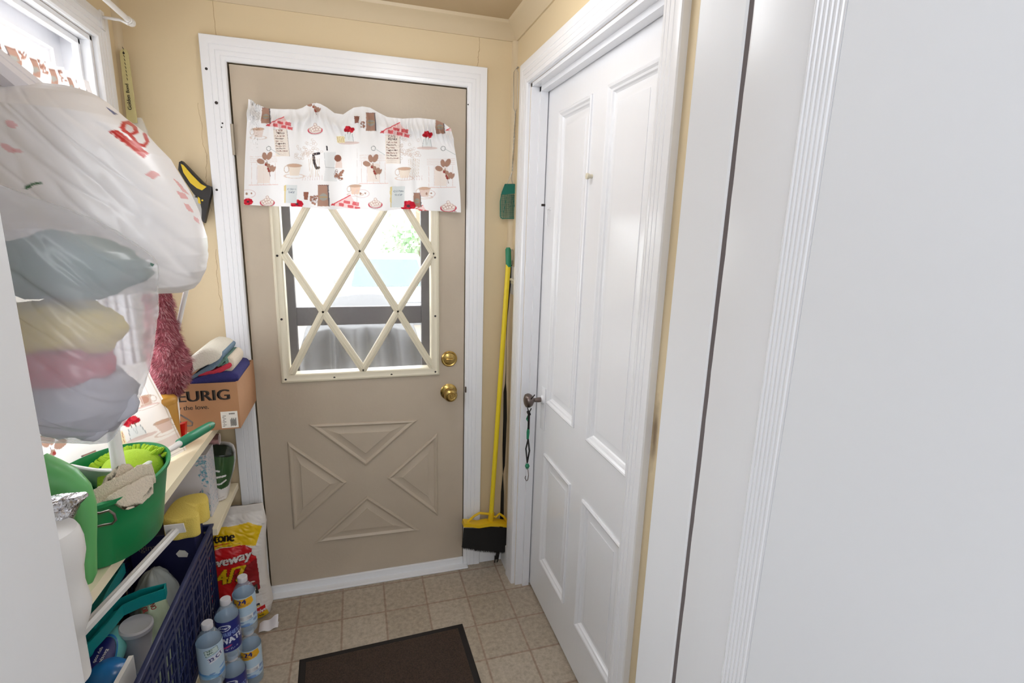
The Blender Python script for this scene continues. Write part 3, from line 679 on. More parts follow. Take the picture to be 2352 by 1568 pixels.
for X in (900, 1670):
    for i in range(46):
        x, y = Z(X-40+random.gauss(0, 45), 650+random.gauss(0, 42)); c.ell(x, y, random.uniform(2, 4), random.uniform(2, 3.4), (206, 188, 178), ring=.7, al=.8)
    for i in range(7): c.line([Z(X-30+i*14, 720), Z(X-20+i*11, 860)], .7, (206, 184, 160))
    for i in range(9): c.line([Z(X-70+i*18, 850), Z(X-78+i*19, 885)], .7, (214, 190, 190))
m_plant(c, *Z(910, 315), .75, 1); c.poly([Z(1220, 395), Z(1262, 395), Z(1255, 450), Z(1226, 450)], (140, 96, 84)); m_beans(c, *Z(1290, 460), .6)
for X in (400, 1280, 1790):
    x, y = Z(X, 990); c.ell(x, y, 17, 9, (222, 196, 196), ring=.8); c.ell(x-3, y, 2.4, 3, BR); c.ell(x+8, y-1, 2, 2, BR)
for X in (560, 1370, 1910): c.ell(*Z(X, 640), 5, 5, (130, 134, 138), ring=1.2); c.line([Z(X+10, 640), Z(X+90, 690)], 1.1, (190, 198, 200))
c.text('MED.', *Z(1975, 1135), 5, (150, 40, 50)); c.line([Z(372, 1083), Z(500, 1088)], 1.4, (120, 96, 96))
c.line([Z(1245, 640), Z(1242, 1095)], .5, (214, 206, 202))

TOPV = [(568, 226), (578, 230), (586, 238), (600, 243), (612, 248), (640, 250), (680, 251), (694, 247), (706, 240), (722, 235), (735, 238), (750, 246), (768, 259), (788, 262), (800, 254), (812, 247), (832, 244), (850, 247), (868, 257), (890, 268), (925, 272), (960, 270), (1000, 274), (1022, 284), (1036, 296)]
BOTV = [(560, 470), (600, 472), (645, 474), (690, 475), (725, 478), (760, 481), (800, 480), (845, 480), (866, 484), (890, 484), (925, 480), (960, 480), (964, 484), (1000, 484), (1057, 488)]
def valance_pt(u, v):
    xt = 570+466*u; xb = 560+498*u; x = xt+(xb-xt)*(1-(1-v)**1.7); yt = pl(TOPV, xt); yb = pl(BOTV, xb)
    if u < .06: yt += random.uniform(-3, 3)*(1-v)*(u > .01)
    return x, yt+(yb-yt)*v
def build_valance():
    nu, nv = 520, 260; px = np.zeros(nu*nv); py = np.zeros(nu*nv); b = MB(); k = 0; V = []
    for j in range(nv):
        v = j/(nv-1)
        for i in range(nu):
            u = i/(nu-1); x, y = valance_pt(u, v); px[k] = x; py[k] = y; k += 1
            w = Vector((u*5.0, 0, 0)); big = noise.noise(Vector((u*6.5, v*.5, 1.0)))+.55*math.sin(u*29+2*noise.noise(Vector((u*3, 0, 9))))
            fold = big*(.004+.0105*v)+.0022*noise.noise(Vector((u*26, v*1.6, 4)))
            if u > .72 and u < .86: fold += .010*v*math.exp(-((u-.80)/.012)**2)-.006*v*math.exp(-((u-.775)/.02)**2)
            g = math.exp(-((v-.13)/.085)**2); dens = 150*(1+.9*(u > .72))
            fold += g*(.0095*math.sin(u*dens+5*noise.noise(Vector((u*14, v*5, 0))))*(.55+.6*abs(noise.noise(Vector((u*5, 2, 2))))))
            rod = .010*math.exp(-((v-.14)/.05)**2)
            p = P(x, y, y=-.034); V.append((p.x+.0015*g*noise.noise(Vector((u*90, v*9, 3))), min(-.004, -.031-rod+fold*1.0), p.z))
    b.v = V; b.f = [(j*nu+i, j*nu+i+1, (j+1)*nu+i+1, (j+1)*nu+i) for j in range(nv-1) for i in range(nu-1)]; b.m = [0]*len(b.f)
    o = b.build('valance', 'fabric', cols=c.sample(px, py), angle=180)
    return o
tag(build_valance(), 'white cafe-print valance with red and brown coffee motifs on the beige door', 'valance')

# ================================================================ RIGHT CORNER
# fly swatter
sw = thing('fly_swatter', 'green fly swatter with a long twisted wire handle hanging in the corner', 'fly swatter', P(1172, 460, y=-.02))
Yw = -.030
b = MB(); T3 = lambda pts, y=Yw: [P(px, py, y=y) for px, py in pts]
b.tube(T3([(1184, 258), (1179, 248), (1180, 166), (1185, 158), (1190, 166), (1188, 248), (1184, 258)]), .0011, 6)
tw = [(1184-(8*(t-258)/150 if t > 258 else 0), t) for t in range(258, 396, 3)]
b.tube([P(x, y, y=Yw)+Vector((.0018*math.sin(i*1.1), .0018*math.cos(i*1.1), 0)) for i, (x, y) in enumerate(tw)], .0011, 6)
b.tube([P(x, y, y=Yw)-Vector((.0018*math.sin(i*1.1), .0018*math.cos(i*1.1), 0)) for i, (x, y) in enumerate(tw)], .0011, 6)
b.tube(T3([(1176, 395), (1170, 410), (1164, 426)]), .0011, 6); b.tube(T3([(1176, 395), (1174, 410), (1179, 426)]), .0011, 6)
b.build('wire_handle', 'steel', sw)
out = [(1160, 423), (1182, 423), (1190, 440), (1191, 450), (1190, 499), (1187, 501), (1153, 502), (1149, 497), (1149, 462), (1153, 441)]
b = MB(); o3 = T3(out); b.tube(o3+[o3[0]], .0018, 6)
top = T3([(1160, 423), (1182, 423), (1189, 438), (1191, 444), (1151, 447), (1153, 441)], Yw-.001); b.prism(top, (0, .002, 0))
b.tube(T3([(1157, 488), (1163, 452), (1171, 478), (1178, 452), (1184, 486)], Yw-.002), .0012, 6)
x0, x1 = o3[7].x, o3[4].x; z0, z1 = o3[6].z, P(1170, 446, y=Yw).z
for i in range(22):
    x = x0+(x1-x0)*(i+.5)/22; b.box((x-.0006, Yw-.0005, z0), (x+.0006, Yw+.0005, z1))
for i in range(26):
    z = z0+(z1-z0)*(i+.5)/26; b.box((x0, Yw-.0005, z-.0006), (x1, Yw+.0005, z+.0006))
b.build('swatter_head', 'swatter_green', sw, angle=30)
b = MB(); nn = P(1185, 159, y=-.01); b.lathe([(0, 0), (.0018, 0), (.0018, .032), (.0035, .033), (.0035, .036), (0, .036)], (nn.x, 0, nn.z), (0, -1, 0), 10); b.build('nail', 'steel', sw)

# broom
YB = -.062
br = thing('broom', 'yellow-handled broom with black bristles hanging in the corner beside the door', 'broom', P(1117, 1240, y=YB))
pt = P(1168, 600, y=YB); pb = P(1127, 1196, y=YB); d = (pt-pb)
b = MB(); b.tube([pb, pb+d*.5, pt], .0102, 16); b.build('pole', 'yellow_paint', br)
b = MB(); tt = P(1167, 568, y=YB); b.tube([pt-(tt-pt).normalized()*.022, pt, tt-(tt-pt)*.15, tt], [.0112, .0118, .0115, .007], 16); b.build('grip_cap', 'green_plastic', br)
b = MB()
q = lambda px, py, dy=0: P(px, py, y=YB+dy)
for seq in ([(1067, 1207), (1076, 1196), (1090, 1184), (1101, 1178), (1124, 1180)], [(1167, 1207), (1165, 1198), (1157, 1186), (1147, 1179), (1139, 1187), (1130, 1184)]): b.tube([q(*s) for s in seq], .0056, 8)
poly = [(1065, 1211), (1067, 1203), (1080, 1203), (1100, 1206), (1120, 1202), (1150, 1202), (1167, 1205), (1169, 1212), (1150, 1209), (1125, 1209), (1100, 1213), (1085, 1211)]
b.prism([q(x, y, -.022) for x, y in poly], (0, .042, 0)); b.tube([q(1125, 1208), q(1129, 1176)], .0125, 14)
b.build('broom_head', 'yellow_plastic', br, angle=35)
b = MB(); n = 40
def brl(u, v):
    xt = 1065+104*u; xb = 1061+111*u; x = xt+(xb-xt)*v; yt = pl([(0, 1212), (.3, 1213), (.6, 1209), (1, 1212)], u); yb = pl([(0, 1256), (.3, 1262), (.6, 1266), (1, 1268)], u); return x, yt+(yb-yt)*v
rs = []
for j in range(8):
    v = j/7; row = [];
    for i in range(n): x, y = brl(i/(n-1), v); row.append(q(x, y, -.020-.004*v))
    for i in range(n-1, -1, -1): x, y = brl(i/(n-1), v); row.append(q(x, y, .020+.002*v))
    rs.append(row)
b.rings(rs)
for i in range(520):
    u = random.random(); x, y = brl(u, 1); dy = random.uniform(-.023, .021); l = random.uniform(1, 6)
    p0 = q(x-.5, y-3, dy); p1 = q(x+.5, y-3, dy); p2 = q(x+random.uniform(-1, 1), y+l, dy); b.add([p0, p1, p2, p0+Vector((0, .001, 0))], [(0, 1, 2), (1, 3, 2), (3, 0, 2)])
b.build('bristles', 'bristle_black', br, smooth=False)

# leash hanging beside the broom
ls = thing('leash', 'black webbing leash hanging from a metal clasp behind the broom', 'leash', P(1162, 900, y=-.02))
seq = [(1174, 606), (1172, 640), (1168, 690), (1164, 740), (1163, 800), (1162, 850), (1161, 880), (1160, 900), (1160, 960), (1158, 1020), (1157, 1070), (1155, 1090), (1154, 1130), (1153, 1180), (1150, 1230), (1146, 1256), (1143, 1272), (1141, 1284)]
tws = [0.9, 0.9, 1.1, 1.3, 1.45, 1.5, 1.2, 0.5, .1, .3, .8, 1.5, 2.4, 3.0, 3.1, 3.1, 3.1, 3.1]
rs = []
for i, (px, py) in enumerate(seq):
    p = P(px, py, y=-.028 if py < 1200 else -.028); a = tws[i]; ca, sa = math.cos(a), math.sin(a)*.55; w, t = .0082, .0011
    u = Vector((ca, sa, 0)); v = Vector((-sa, ca, 0)); rs.append([p+u*w+v*t, p-u*w+v*t, p-u*w-v*t, p+u*w-v*t])
b = MB(); b.rings(rs); b.build('strap', 'black', ls, angle=60)
b = MB(); e = [P(x, y, y=-.03) for x, y in ((1143, 1276), (1144, 1284), (1140, 1296), (1136, 1296), (1137, 1276))]; b.tube(e, .0022, 6); b.build('hand_loop', 'black', ls)
b = MB(); b.tube(T3([(1174, 606), (1172, 596), (1173, 580), (1176, 572), (1179, 578), (1178, 594), (1176, 604)], -.030), .0022, 8); b.tube(T3([(1175, 608), (1175, 598)], -.030), .005, 10); b.lathe([(0, 0), (.003, 0), (.003, .032), (0, .033)], tuple(P(1176, 573, y=0)), (0, -1, 0), 10); b.build('clasp', 'steel', ls)

# light switch on the right wall
sp = thing('light_switch', 'cream two-toggle light switch plate on the wall behind the broom', 'light switch', (XR, -.056, 1.31))
b = MB(); b.box((XR, -.094, 1.255), (XR-.005, -.022, 1.37), .003); b.build('switch_plate', 'white_gloss', sp)
for y in (-.044, -.072):
    b = MB(); b.prism([(XR-.004, y-.0045, 1.30), (XR-.004, y+.0045, 1.30), (XR-.004, y+.0045, 1.322), (XR-.004, y-.0045, 1.322)], (-.006, 0, 0)); b.tube([(XR-.006, y, 1.312), (XR-.020, y, 1.322)], .004, 8); b.build('toggle', 'lattice_cream', sp)

# bungee hanging from the white door's knob
bg = thing('bungee_cord', 'short black and green knotted bungee cord with hook hanging on the white door knob', 'bungee cord', KN-Vector((0, 0, .15)))
XK = KN.x-.004
q = lambda px, py: P(px, py, x=XK)
b = MB(); b.tube([q(1228, 907), (XK+.006, KN.y-.02, KN.z+.012), q(1212, 920), q(1211, 935), q(1215, 948), q(1220, 938)], .0022, 8); b.tube([q(1213, 945), q(1216, 952)], .0062, 10)
b.tube([q(1215, 950), q(1214, 985)], .0042, 10); b.tube([q(1213, 1008), q(1208, 1030), q(1211, 1062)], .0030, 8); b.tube([q(1213, 1008), q(1216, 1035), q(1211, 1062)], .0034, 8); b.build('cord', 'black', bg)
b = MB(); b.tube([q(1213, 955), q(1210, 962), q(1214, 968)], .0035, 8); b.tube([q(1214, 980), q(1213, 992), q(1212, 1008)], [.004, .0062, .0045], 10)
b.build('knotted_string', 'green_plastic', bg)
b = MB(); b.lathe([(0, -.011), (.006, -.008), (.0095, 0), (.0065, .008), (0, .010)], tuple(q(1211, 1070)), (0, 0, 1), 12)
for i in range(26):
    a = random.uniform(0, 2*PI); e = q(1211, 1070); b.tube([e, e+Vector((.006*math.cos(a), .013*math.sin(a), random.uniform(-.012, .012)))], .0007, 4)
b.build('string_knot', 'green_plastic', bg)
b = MB(); b.tube([q(1212, 1075), q(1214, 1090), q(1212, 1102), q(1209, 1104), q(1206, 1098), q(1207, 1093)], .0017, 8); b.build('hook', 'old_metal', bg)

# door mat
mt = thing('door_mat', 'dark brown door mat with black rubber edge on the vinyl floor', 'door mat', (.45, -.82, 0))
A = P(688, 1515, z=.0); Bq = P(1062, 1432, z=.0); dx = (Bq-A); dx.z = 0; dx.normalize(); dy = Vector((dx.y, -dx.x, 0)); A.z = 0
def mp(u, v, z): p = A+dx*u+dy*v; return (p.x, p.y, z)
MW, MLn = (Bq-A).length, .90
b = MB()
L = [(0, .0005), (.004, .0035), (.018, .005), (.024, .0055), (.0245, .003)]
b.rings([[mp(-0+k, k, h), mp(MW-k, k, h), mp(MW-k, MLn-k, h), mp(k, MLn-k, h)] for k, h in L], True, False); b.build('rubber_edge', 'black_rubber', mt, angle=30)
b = MB(); b.grid(lambda u, v: mp(.0235+(MW-.047)*u, .0235+(MLn-.047)*v, .0062+.0008*noise.noise(Vector((u*160, v*200, 0)))), 120, 150); b.build('carpet', 'mat_brown', mt)

# ================================================================ OUTSIDE, BEYOND THE DOOR GLASS
b = MB(); b.box((-30, .16, -.35), (30, 60, -.3)); struct(b.build('ground', 'ground', smooth=False))
tp = MB(); pk = P(868, 688, y=1.5)
hx0, hx1 = P(640, 760, y=.75).x, P(1005, 760, y=.75).x
def tarp(u, v):
    # draped box-like bulk: v runs from the front hem up over the top and down behind
    t = v*3; x = hx0+(hx1-hx0)*u; e = 1-abs(2*u-1)**6
    mid = math.exp(-((u-.56)/.22)**2)
    zf = P(830, 752, y=.75).z; zt = P(868, 722, y=1.3).z+.05*mid
    if t < 1: y, z = .42+.30*t**.6, -.28+(zf+.28)*t
    elif t < 2: y, z = .72+1.1*(t-1), zf+(pk.z-zf)*(1-(1-(t-1))**1.6)*(.45+.55*mid)
    else: y, z = 1.82+.15*(t-2), (zf+(pk.z-zf)*(.45+.55*mid))*(3-t)-.28*(t-2)
    f = .028*math.sin(u*44+2*noise.noise(Vector((u*5, v*3, 0))))*(1 if t < 1 else max(0, 1.6-t)*1.2)+.03*noise.noise(Vector((u*6, v*8, 3)))
    return (x+.03*noise.noise(Vector((u*9, v*7, 5))), y-f, -.28+(z+.28)*(.25+.75*e**.5) if t < 2.9 else z)
tp.grid(tarp, 140, 70); tag(tp.build('covered_grill', 'tarp', angle=180), 'grey draped cover over a bulky object outside behind the door glass', 'covered object')

tk = thing('pickup_truck', 'pale washed-out vehicle parked outside seen through the diamond lattice', 'vehicle', (P(895, 650, y=9).x, 9, -.3))
TX = tk.location.x; zt = P(895, 604, y=9).z; zw = P(895, 660, y=9).z; zh = zw-.05; zg = P(895, 697, y=9).z
b = MB(); b.prism([(TX-.95, 7.7, zg-.15), (TX-.95, 7.65, zh-.12), (TX-.95, 8.0, zh), (TX-.95, 9.2, zh+.06), (TX-.95, 12.4, zh+.08), (TX-.95, 12.4, zg-.15)], (1.9, 0, 0))
b.rings([[(TX-.88, 9.1, zh), (TX+.88, 9.1, zh), (TX+.88, 10.9, zh), (TX-.88, 10.9, zh)], [(TX-.70, 9.75, zt+.12), (TX+.70, 9.75, zt+.12), (TX+.70, 10.7, zt+.12), (TX-.70, 10.7, zt+.12)]]); b.build('body', 'truck_white', tk, angle=25)
b = MB(); b.add([(TX-.78, 9.14, zh+.06), (TX+.78, 9.14, zh+.06), (TX+.64, 9.68, zt+.04), (TX-.64, 9.68, zt+.04), (TX-.78, 9.10, zh+.06), (TX+.78, 9.10, zh+.06), (TX+.64, 9.64, zt+.04), (TX-.64, 9.64, zt+.04)], [(4, 5, 6, 7), (0, 1, 5, 4), (1, 2, 6, 5), (2, 3, 7, 6), (3, 0, 4, 7), (3, 2, 1, 0)]); b.build('windshield', 'truck_glass', tk, smooth=False)
b = MB()
for i in range(4): b.box((TX-.6, 7.62, zg+.02+i*.06), (TX+.6, 7.68, zg+.05+i*.06))
b.build('grille', 'truck_dark', tk, smooth=False)
b = MB(); b.box((TX-.98, 7.5, zg-.22), (TX+.98, 7.72, zg-.05), .03); b.build('bumper', 'truck_dark', tk)
for sx in (-1, 1):
    b = MB(); b.box((TX+sx*.62, 7.63, zg+.03), (TX+sx*.9, 7.70, zg+.22), .02); b.build('headlight', 'truck_glass', tk)
    b = MB(); b.box((TX+sx*.95, 9.25, zh+.1), (TX+sx*1.12, 9.35, zh+.3), .03); b.build('mirror', 'truck_dark', tk)
    for y in (8.3, 11.6):
        b = MB(); b.lathe([(0, -.1), (.28, -.1), (.36, -.07), (.36, .07), (.28, .1), (0, .1)], (TX+sx*.85, y, -.3+.36), (1, 0, 0), 28); b.build('wheel', 'truck_dark', tk)
tr = thing('tree', 'faint green tree outside, glimpsed through the right of the lattice', 'tree', (P(960, 600, y=15).x, 15, -.3))
tl = tr.location; b = MB(); b.tube([(tl.x, 15, -.3), (tl.x+.1, 15, 1.2), (tl.x, 15.1, 2.4)], [.16, .12, .08], 10); b.build('trunk', 'trunk', tr)
b = MB(); zc = P(960, 560, y=15).z
for i in range(900):
    e = Vector((random.gauss(0, .55), random.gauss(0, .5), random.gauss(0, .42))); p = Vector((tl.x, 15, zc))+e; n = Vector((random.gauss(0, 1), random.gauss(0, 1), random.gauss(0, 1))).normalized(); u = n.orthogonal().normalized()*.09; w = n.cross(u)
    b.add([p-u, p+w*.7, p+u, p-w*.7], [(0, 1, 2, 3)])
b.build('leaves', 'foliage', tr, smooth=False)
# ================================================================ LEFT SIDE: SHELVES
def PX(p):
    d = Vector(p)-CAM; z = d.dot(FW); return W/2+F*d.dot(RT)/z, H/2-F*d.dot(UP)/z
SZ = 0.86
b = MB(); b.prism([(XL, -0.001, SZ-.024), (-.066, -0.024, SZ-.024), (-.101, YN+.004, SZ-.024), (XL, YN+.004, SZ-.024)], (0, 0, .024))
sh = b.build('shelf', 'shelf_wood', smooth=False); tag(sh, 'long cream-painted wooden shelf board under the window holding the green tub', 'shelf')
b = MB(); b.box((XL, -.345, .506), (-.08, -.022, .53), .002); b.box((XL, -.33, 0), (XL+.02, -.30, .506)); b.box((XL, -.06, 0), (XL+.02, -.03, .506))
tag(b.build('shelf', 'shelf_wood', smooth=False), 'short lower wooden shelf board beneath, carrying the blue-patterned box', 'shelf')
b = MB(); b.box((XL, YN+.005, .16), (-.115, -.352, .20), .003)
for y in (-1.3, -.4): b.box((XL+.02, y-.02, 0), (-.13, y+.02, .16))
tag(b.build('low_bench', 'shelf_wood', smooth=False), 'low wooden bench under the blue plastic crate', 'bench')

# curtain rod on the window casing
cr = thing('curtain_rod', 'white curtain rod with a rounded end cap over the left window', 'curtain rod', (-.22, -.6, 2.083))
pe = P(305, 55, x=-.22)
b = MB(); b.tube([(-.22, pe.y-.035, pe.z), (-.22, -1.12, pe.z)], .0075, 14); b.build('rod', 'white_plastic', cr)
b = MB(); b.lathe([(0, 0), (.009, .003), (.0115, .01), (.0105, .02), (.0085, .028), (.010, .030), (.010, .034), (.0082, .036), (.0082, .044), (0, .044)], (-.22, pe.y, pe.z), (0, -1, 0), 20); b.build('end_cap', 'white_plastic', cr)
for y in (-.145, -1.10):
    b = MB(); b.tube([(-.291, y, pe.z+.004), (-.24, y-.015, pe.z-.002), (-.22, y-.02, pe.z-.012)], .0042, 8); b.box((-.294, y-.012, pe.z-.03), (-.288, y+.012, pe.z+.02), .001); b.build('bracket', 'white_plastic', cr)

# short gathered curtain in the window recess
def window_valance():
    cv = Canvas(0, 0, 800, 430, 1.2, (247, 243, 241)); random.seed(3)
    for i in range(16):
        x, y = 50+100*(i % 8), 90+190*(i//8); [m_bowl, m_plant, m_bowl, m_cup, m_bag, m_plant, m_cup, m_napkin][(i*3+i//8) % 8](cv, x, y, 1.9)
    for i in range(10):
        if i > 6: m_poppy(cv, 40+80*i, 20, 1.6)
        m_beans(cv, 75+80*i, 25, 1.3); m_bag(cv, 35+80*i, 40, .9)
    nu, nv = 300, 90; b = MB(); xs, ys = [], []
    for j in range(nv):
        v = j/(nv-1)
        for i in range(nu):
            u = i/(nu-1); y = -.205-.835*u; z = 1.893-.40*v
            if v < .05: z += .006*noise.noise(Vector((u*60, 1, 1)))
            f = .008*math.sin(u*120+3*noise.noise(Vector((u*9, 0, 3))))*(.6+.5*v)+.004*noise.noise(Vector((u*70, v*5, 7)))
            b.v.append((-.322+f+.006*math.exp(-((v-.1)/.05)**2), y, z)); xs.append(800*u); ys.append(430*v)
    b.f = [(j*nu+i, j*nu+i+1, (j+1)*nu+i+1, (j+1)*nu+i) for j in range(nv-1) for i in range(nu-1)]; b.m = [0]*len(b.f)
    return b.build('valance', 'fabric_thin', cols=cv.sample(xs, ys), angle=180)
tag(window_valance(), 'gathered cafe-print valance inside the left window, above the plastic bag', 'valance')

# cafe-print curtain spread over the shelf below the bag
def shelf_curtain():
    random.seed(5); cv = Canvas(0, 0, 620, 330, 1.6, (247, 243, 240))
    E0 = P(333, 832, y=-.44); E1 = P(429, 1034, z=SZ+.006)
    def pt(u, v):
        # u: 0 right edge .. 1 far left;  v: 0 top .. 1 hem
        r = E0.lerp(E1, v); l = Vector((-.325+.05*v, -1.12, 1.20+(SZ+.006-1.20)*v)); k = 1-(1-u)**2.2
        x = r.x+(l.x-r.x)*k; y = r.y+(l.y-r.y)*u; z = r.z+(l.z-r.z)*u
        f = .010*math.sin(u*22+1)*v*min(1, u*6)+.006*noise.noise(Vector((u*12, v*3, 2)))
        return Vector((x+f*.8, y-f*.4, z+.002))
    for px, py, fn, s in ((318, 968, m_jug, 1.15), (352, 925, m_cup, .8), (385, 985, m_cup, .8), (330, 880, m_menu, .6), (300, 940, m_plant, .8)):
        pass
    # the motifs are printed along the right edge: flowers in a jug, cup, checked basket
    m_jug(cv, 96, 205, 1.9); m_cup(cv, 46, 128, 1.5, (214, 186, 172)); cv.ell(46, 122, 13, 12, (196, 150, 132)); m_cup(cv, 26, 225, 1.7, (224, 200, 190))
    cv.poly([(128, 190), (168, 190), (166, 250), (130, 250)], (240, 228, 186)); [cv.line([(130+i*7, 195), (136+i*7, 225)], 2, (196, 120, 110)) for i in range(5)]
    cv.poly([(0, 262), (190, 262), (190, 292), (0, 292)], (226, 204, 200), .6); m_shopfront(cv, 80, 80, 2.0); m_beans(cv, 150, 70, 1.6)
    m_napkin(cv, 470, 200, 2.2); m_poppy(cv, 540, 230, 2.6); m_bowl(cv, 380, 120, 1.8); m_plant(cv, 300, 170, 1.8); m_poppy(cv, 560, 90, 2.2); m_bag(cv, 230, 240, 1.4)
    cv.line([(6, 0), (6, 330)], 3, (206, 196, 180)); cv.line([(0, 322), (620, 322)], 3, (212, 206, 200))
    nu, nv = 300, 170; b = MB(); xs, ys = [], []
    for j in range(nv):
        for i in range(nu):
            u, v = i/(nu-1), j/(nv-1); b.v.append(tuple(pt(u, v))); xs.append(620*u); ys.append(330*v)
    b.f = [(j*nu+i, j*nu+i+1, (j+1)*nu+i+1, (j+1)*nu+i) for j in range(nv-1) for i in range(nu-1)]; b.m = [0]*len(b.f)
    return b.build('curtain', 'fabric_thin', cols=cv.sample(xs, ys), angle=180)
tag(shelf_curtain(), 'cafe-print curtain with a red flower jug trailing onto the shelf behind the green tub', 'curtain')

# ================================================================ BACK WALL: stick, card, saw
T = lambda pts, y: [P(px, py, y=y) for px, py in pts]
rl = thing('paint_stick', 'pale yellow wooden paint stick with dark lettering hung on the wall by the corner', 'paint stick', P(292, 200, y=-.03))
b = MB(); b.prism(T([(275, 124), (276, 117), (281, 112), (287, 112), (292, 117), (294, 124), (315, 282), (292, 282)], -.033), (0, .006, 0)); b.build('stick', 'ruler_wood', rl, smooth=False)
b = MB(); a0 = P(303, 253, y=-.0335); a1 = P(288, 145, y=-.0335); dr = (a1-a0).normalized(); upv = Vector((-dr.z, 0, dr.x))
flat_text(b, 'Golden', a0, dr, upv, .015, .0006, bold=.0004); flat_text(b, 'Bond', a0+dr*.050, dr, upv, .013, .0006, bold=.0003)
for i in range(9):
    p = a0+dr*(.088+.011*i); b.tube([p, p+dr*.007+upv*.002], .0008, 5)
b.build('lettering', 'ink', rl, smooth=False)
b = MB(); hh = P(284, 122, y=-.0335); b.lathe([(0, 0), (.003, 0), (.003, .001), (0, .001)], tuple(hh), (0, -1, 0), 12); b.tube([(hh.x, 0, hh.z), (hh.x, -.036, hh.z)], .0012, 6); b.build('nail', 'ink', rl)
b = MB(); pp = T([(286, 270), (323, 270), (336, 298), (348, 345), (286, 345)], -.012); b.prism(pp, (0, .012, 0)); tag(b.build('paper_pad', 'paper', smooth=False), 'white paper pad corner on the wall just below the paint stick', 'paper')
sa = thing('hand_saw', 'hand saw with black and yellow handle hanging on the wall left of the beige door', 'saw', P(450, 450, y=-.03))
b = MB(); b.prism(T([(409, 390), (411, 372), (417, 369), (430, 382), (452, 405), (470, 423), (484, 428), (484, 442), (477, 478), (469, 512), (463, 506), (463, 480), (459, 462), (444, 444), (425, 417)], -.036), (0, .026, 0)); b.build('handle', 'saw_black', sa, angle=30)
b = MB(); b.prism(T([(415, 376), (421, 379), (440, 401), (461, 422), (474, 429), (464, 437), (452, 432), (437, 420), (421, 396)], -.040), (0, .034, 0)); b.prism(T([(454, 451), (459, 455), (461, 468), (455, 466)], -.038), (0, .03, 0)); b.build('grip_inlay', 'saw_yellow', sa, angle=30)
b = MB(); b.lathe([(0, 0), (.003, 0), (.003, .002), (0, .002)], tuple(P(465, 460, y=-.036)), (0, -1, 0), 12); b.build('rivet', 'saw_yellow', sa)
b = MB(); b.prism(T([(446, 446), (464, 470), (467, 506), (400, 640), (372, 622)], -.022), (0, .0015, 0)); b.build('blade', 'steel', sa, smooth=False)
b = MB(); h = P(448, 452, y=-.036); b.tube([(h.x, 0, h.z), (h.x, -.045, h.z)], .002, 6); b.build('nail', 'steel', sa)

# ================================================================ CARDBOARD BOX OF CLOTHS
BX0, BX1, BY0, BY1, BZ1 = -.285, .0085, -.312, -.026, 1.018
bx = thing('cardboard_box', 'brown cardboard carton with dark lettering on the shelf end beside the beige door', 'box', (-.14, -.17, SZ))
b = MB(); w = .004
o4 = lambda k, z: [(BX0+k, BY0+k, z), (BX1-k, BY0+k, z), (BX1-k, BY1-k, z), (BX0+k, BY1-k, z)]
b.rings([o4(0, SZ+.001), o4(-.001, .94), o4(0, BZ1), o4(w, BZ1), o4(w, SZ+.008)]); b.build('carton', 'cardboard', bx, smooth=False)
b = MB(); e0 = P(408, 920, y=BY0); e1 = P(528, 920, y=BY0)
v, _t = text_tris('KEURIG'); ve, _ = text_tris('K'); x_e = ve[:, 0].max()+.06; x_g = v[:, 0].max()
hgt = P(468, 896, y=BY0).z-P(468, 920, y=BY0).z; size = hgt/.70; sx = (e1.x-e0.x)/((x_g-x_e)*size)
flat_text(b, 'KEURIG', (e0.x-x_e*size*sx, BY0-.0008, (e0.z+e1.z)/2), (1, 0, 0), (0, 0, 1), size, .0006, bold=.0022, sx=sx)
v2, _ = text_tris('Brew the love.'); t1 = P(480, 938, y=BY0); s2 = .0205; flat_text(b, 'Brew the love.', (t1.x-v2[:, 0].max()*s2, BY0-.0008, t1.z), (1, 0, 0), (0, 0, 1), s2, .0006, bold=.0003)
b.build('lettering', 'ink', bx, smooth=False)
l0 = P(510, 983, y=BY0); l1 = P(545, 943, y=BY0)
b = MB(); b.box((l0.x, BY0-.0014, l0.z), (l1.x, BY0+.001, l1.z)); lb = b.build('shipping_label', 'paper', bx, smooth=False)
b = MB()
lw = l1.x-l0.x; lh = l1.z-l0.z
for i in range(9): x = l0.x+lw*(.55+.04*i); b.box((x, BY0-.002, l0.z+lh*(.12 if i % 3 else .08)), (x+lw*(.015 if i % 2 else .025), BY0-.0013, l0.z+lh*(.5+.05*(i % 3))))
for i in range(8): b.box((l0.x+lw*(.08+.03*(i % 3)), BY0-.002, l0.z+lh*(.1+.09*i)), (l0.x+lw*(.2+.1*(i % 2)), BY0-.0013, l0.z+lh*(.12+.09*i)))
for i in range(5): b.box((l0.x+lw*(.5+.07*i), BY0-.002, l0.z+lh*.82), (l0.x+lw*(.54+.07*i), BY0-.0013, l0.z+lh*.9))
sub(b, 'label_print', 'ink', lb, smooth=False)

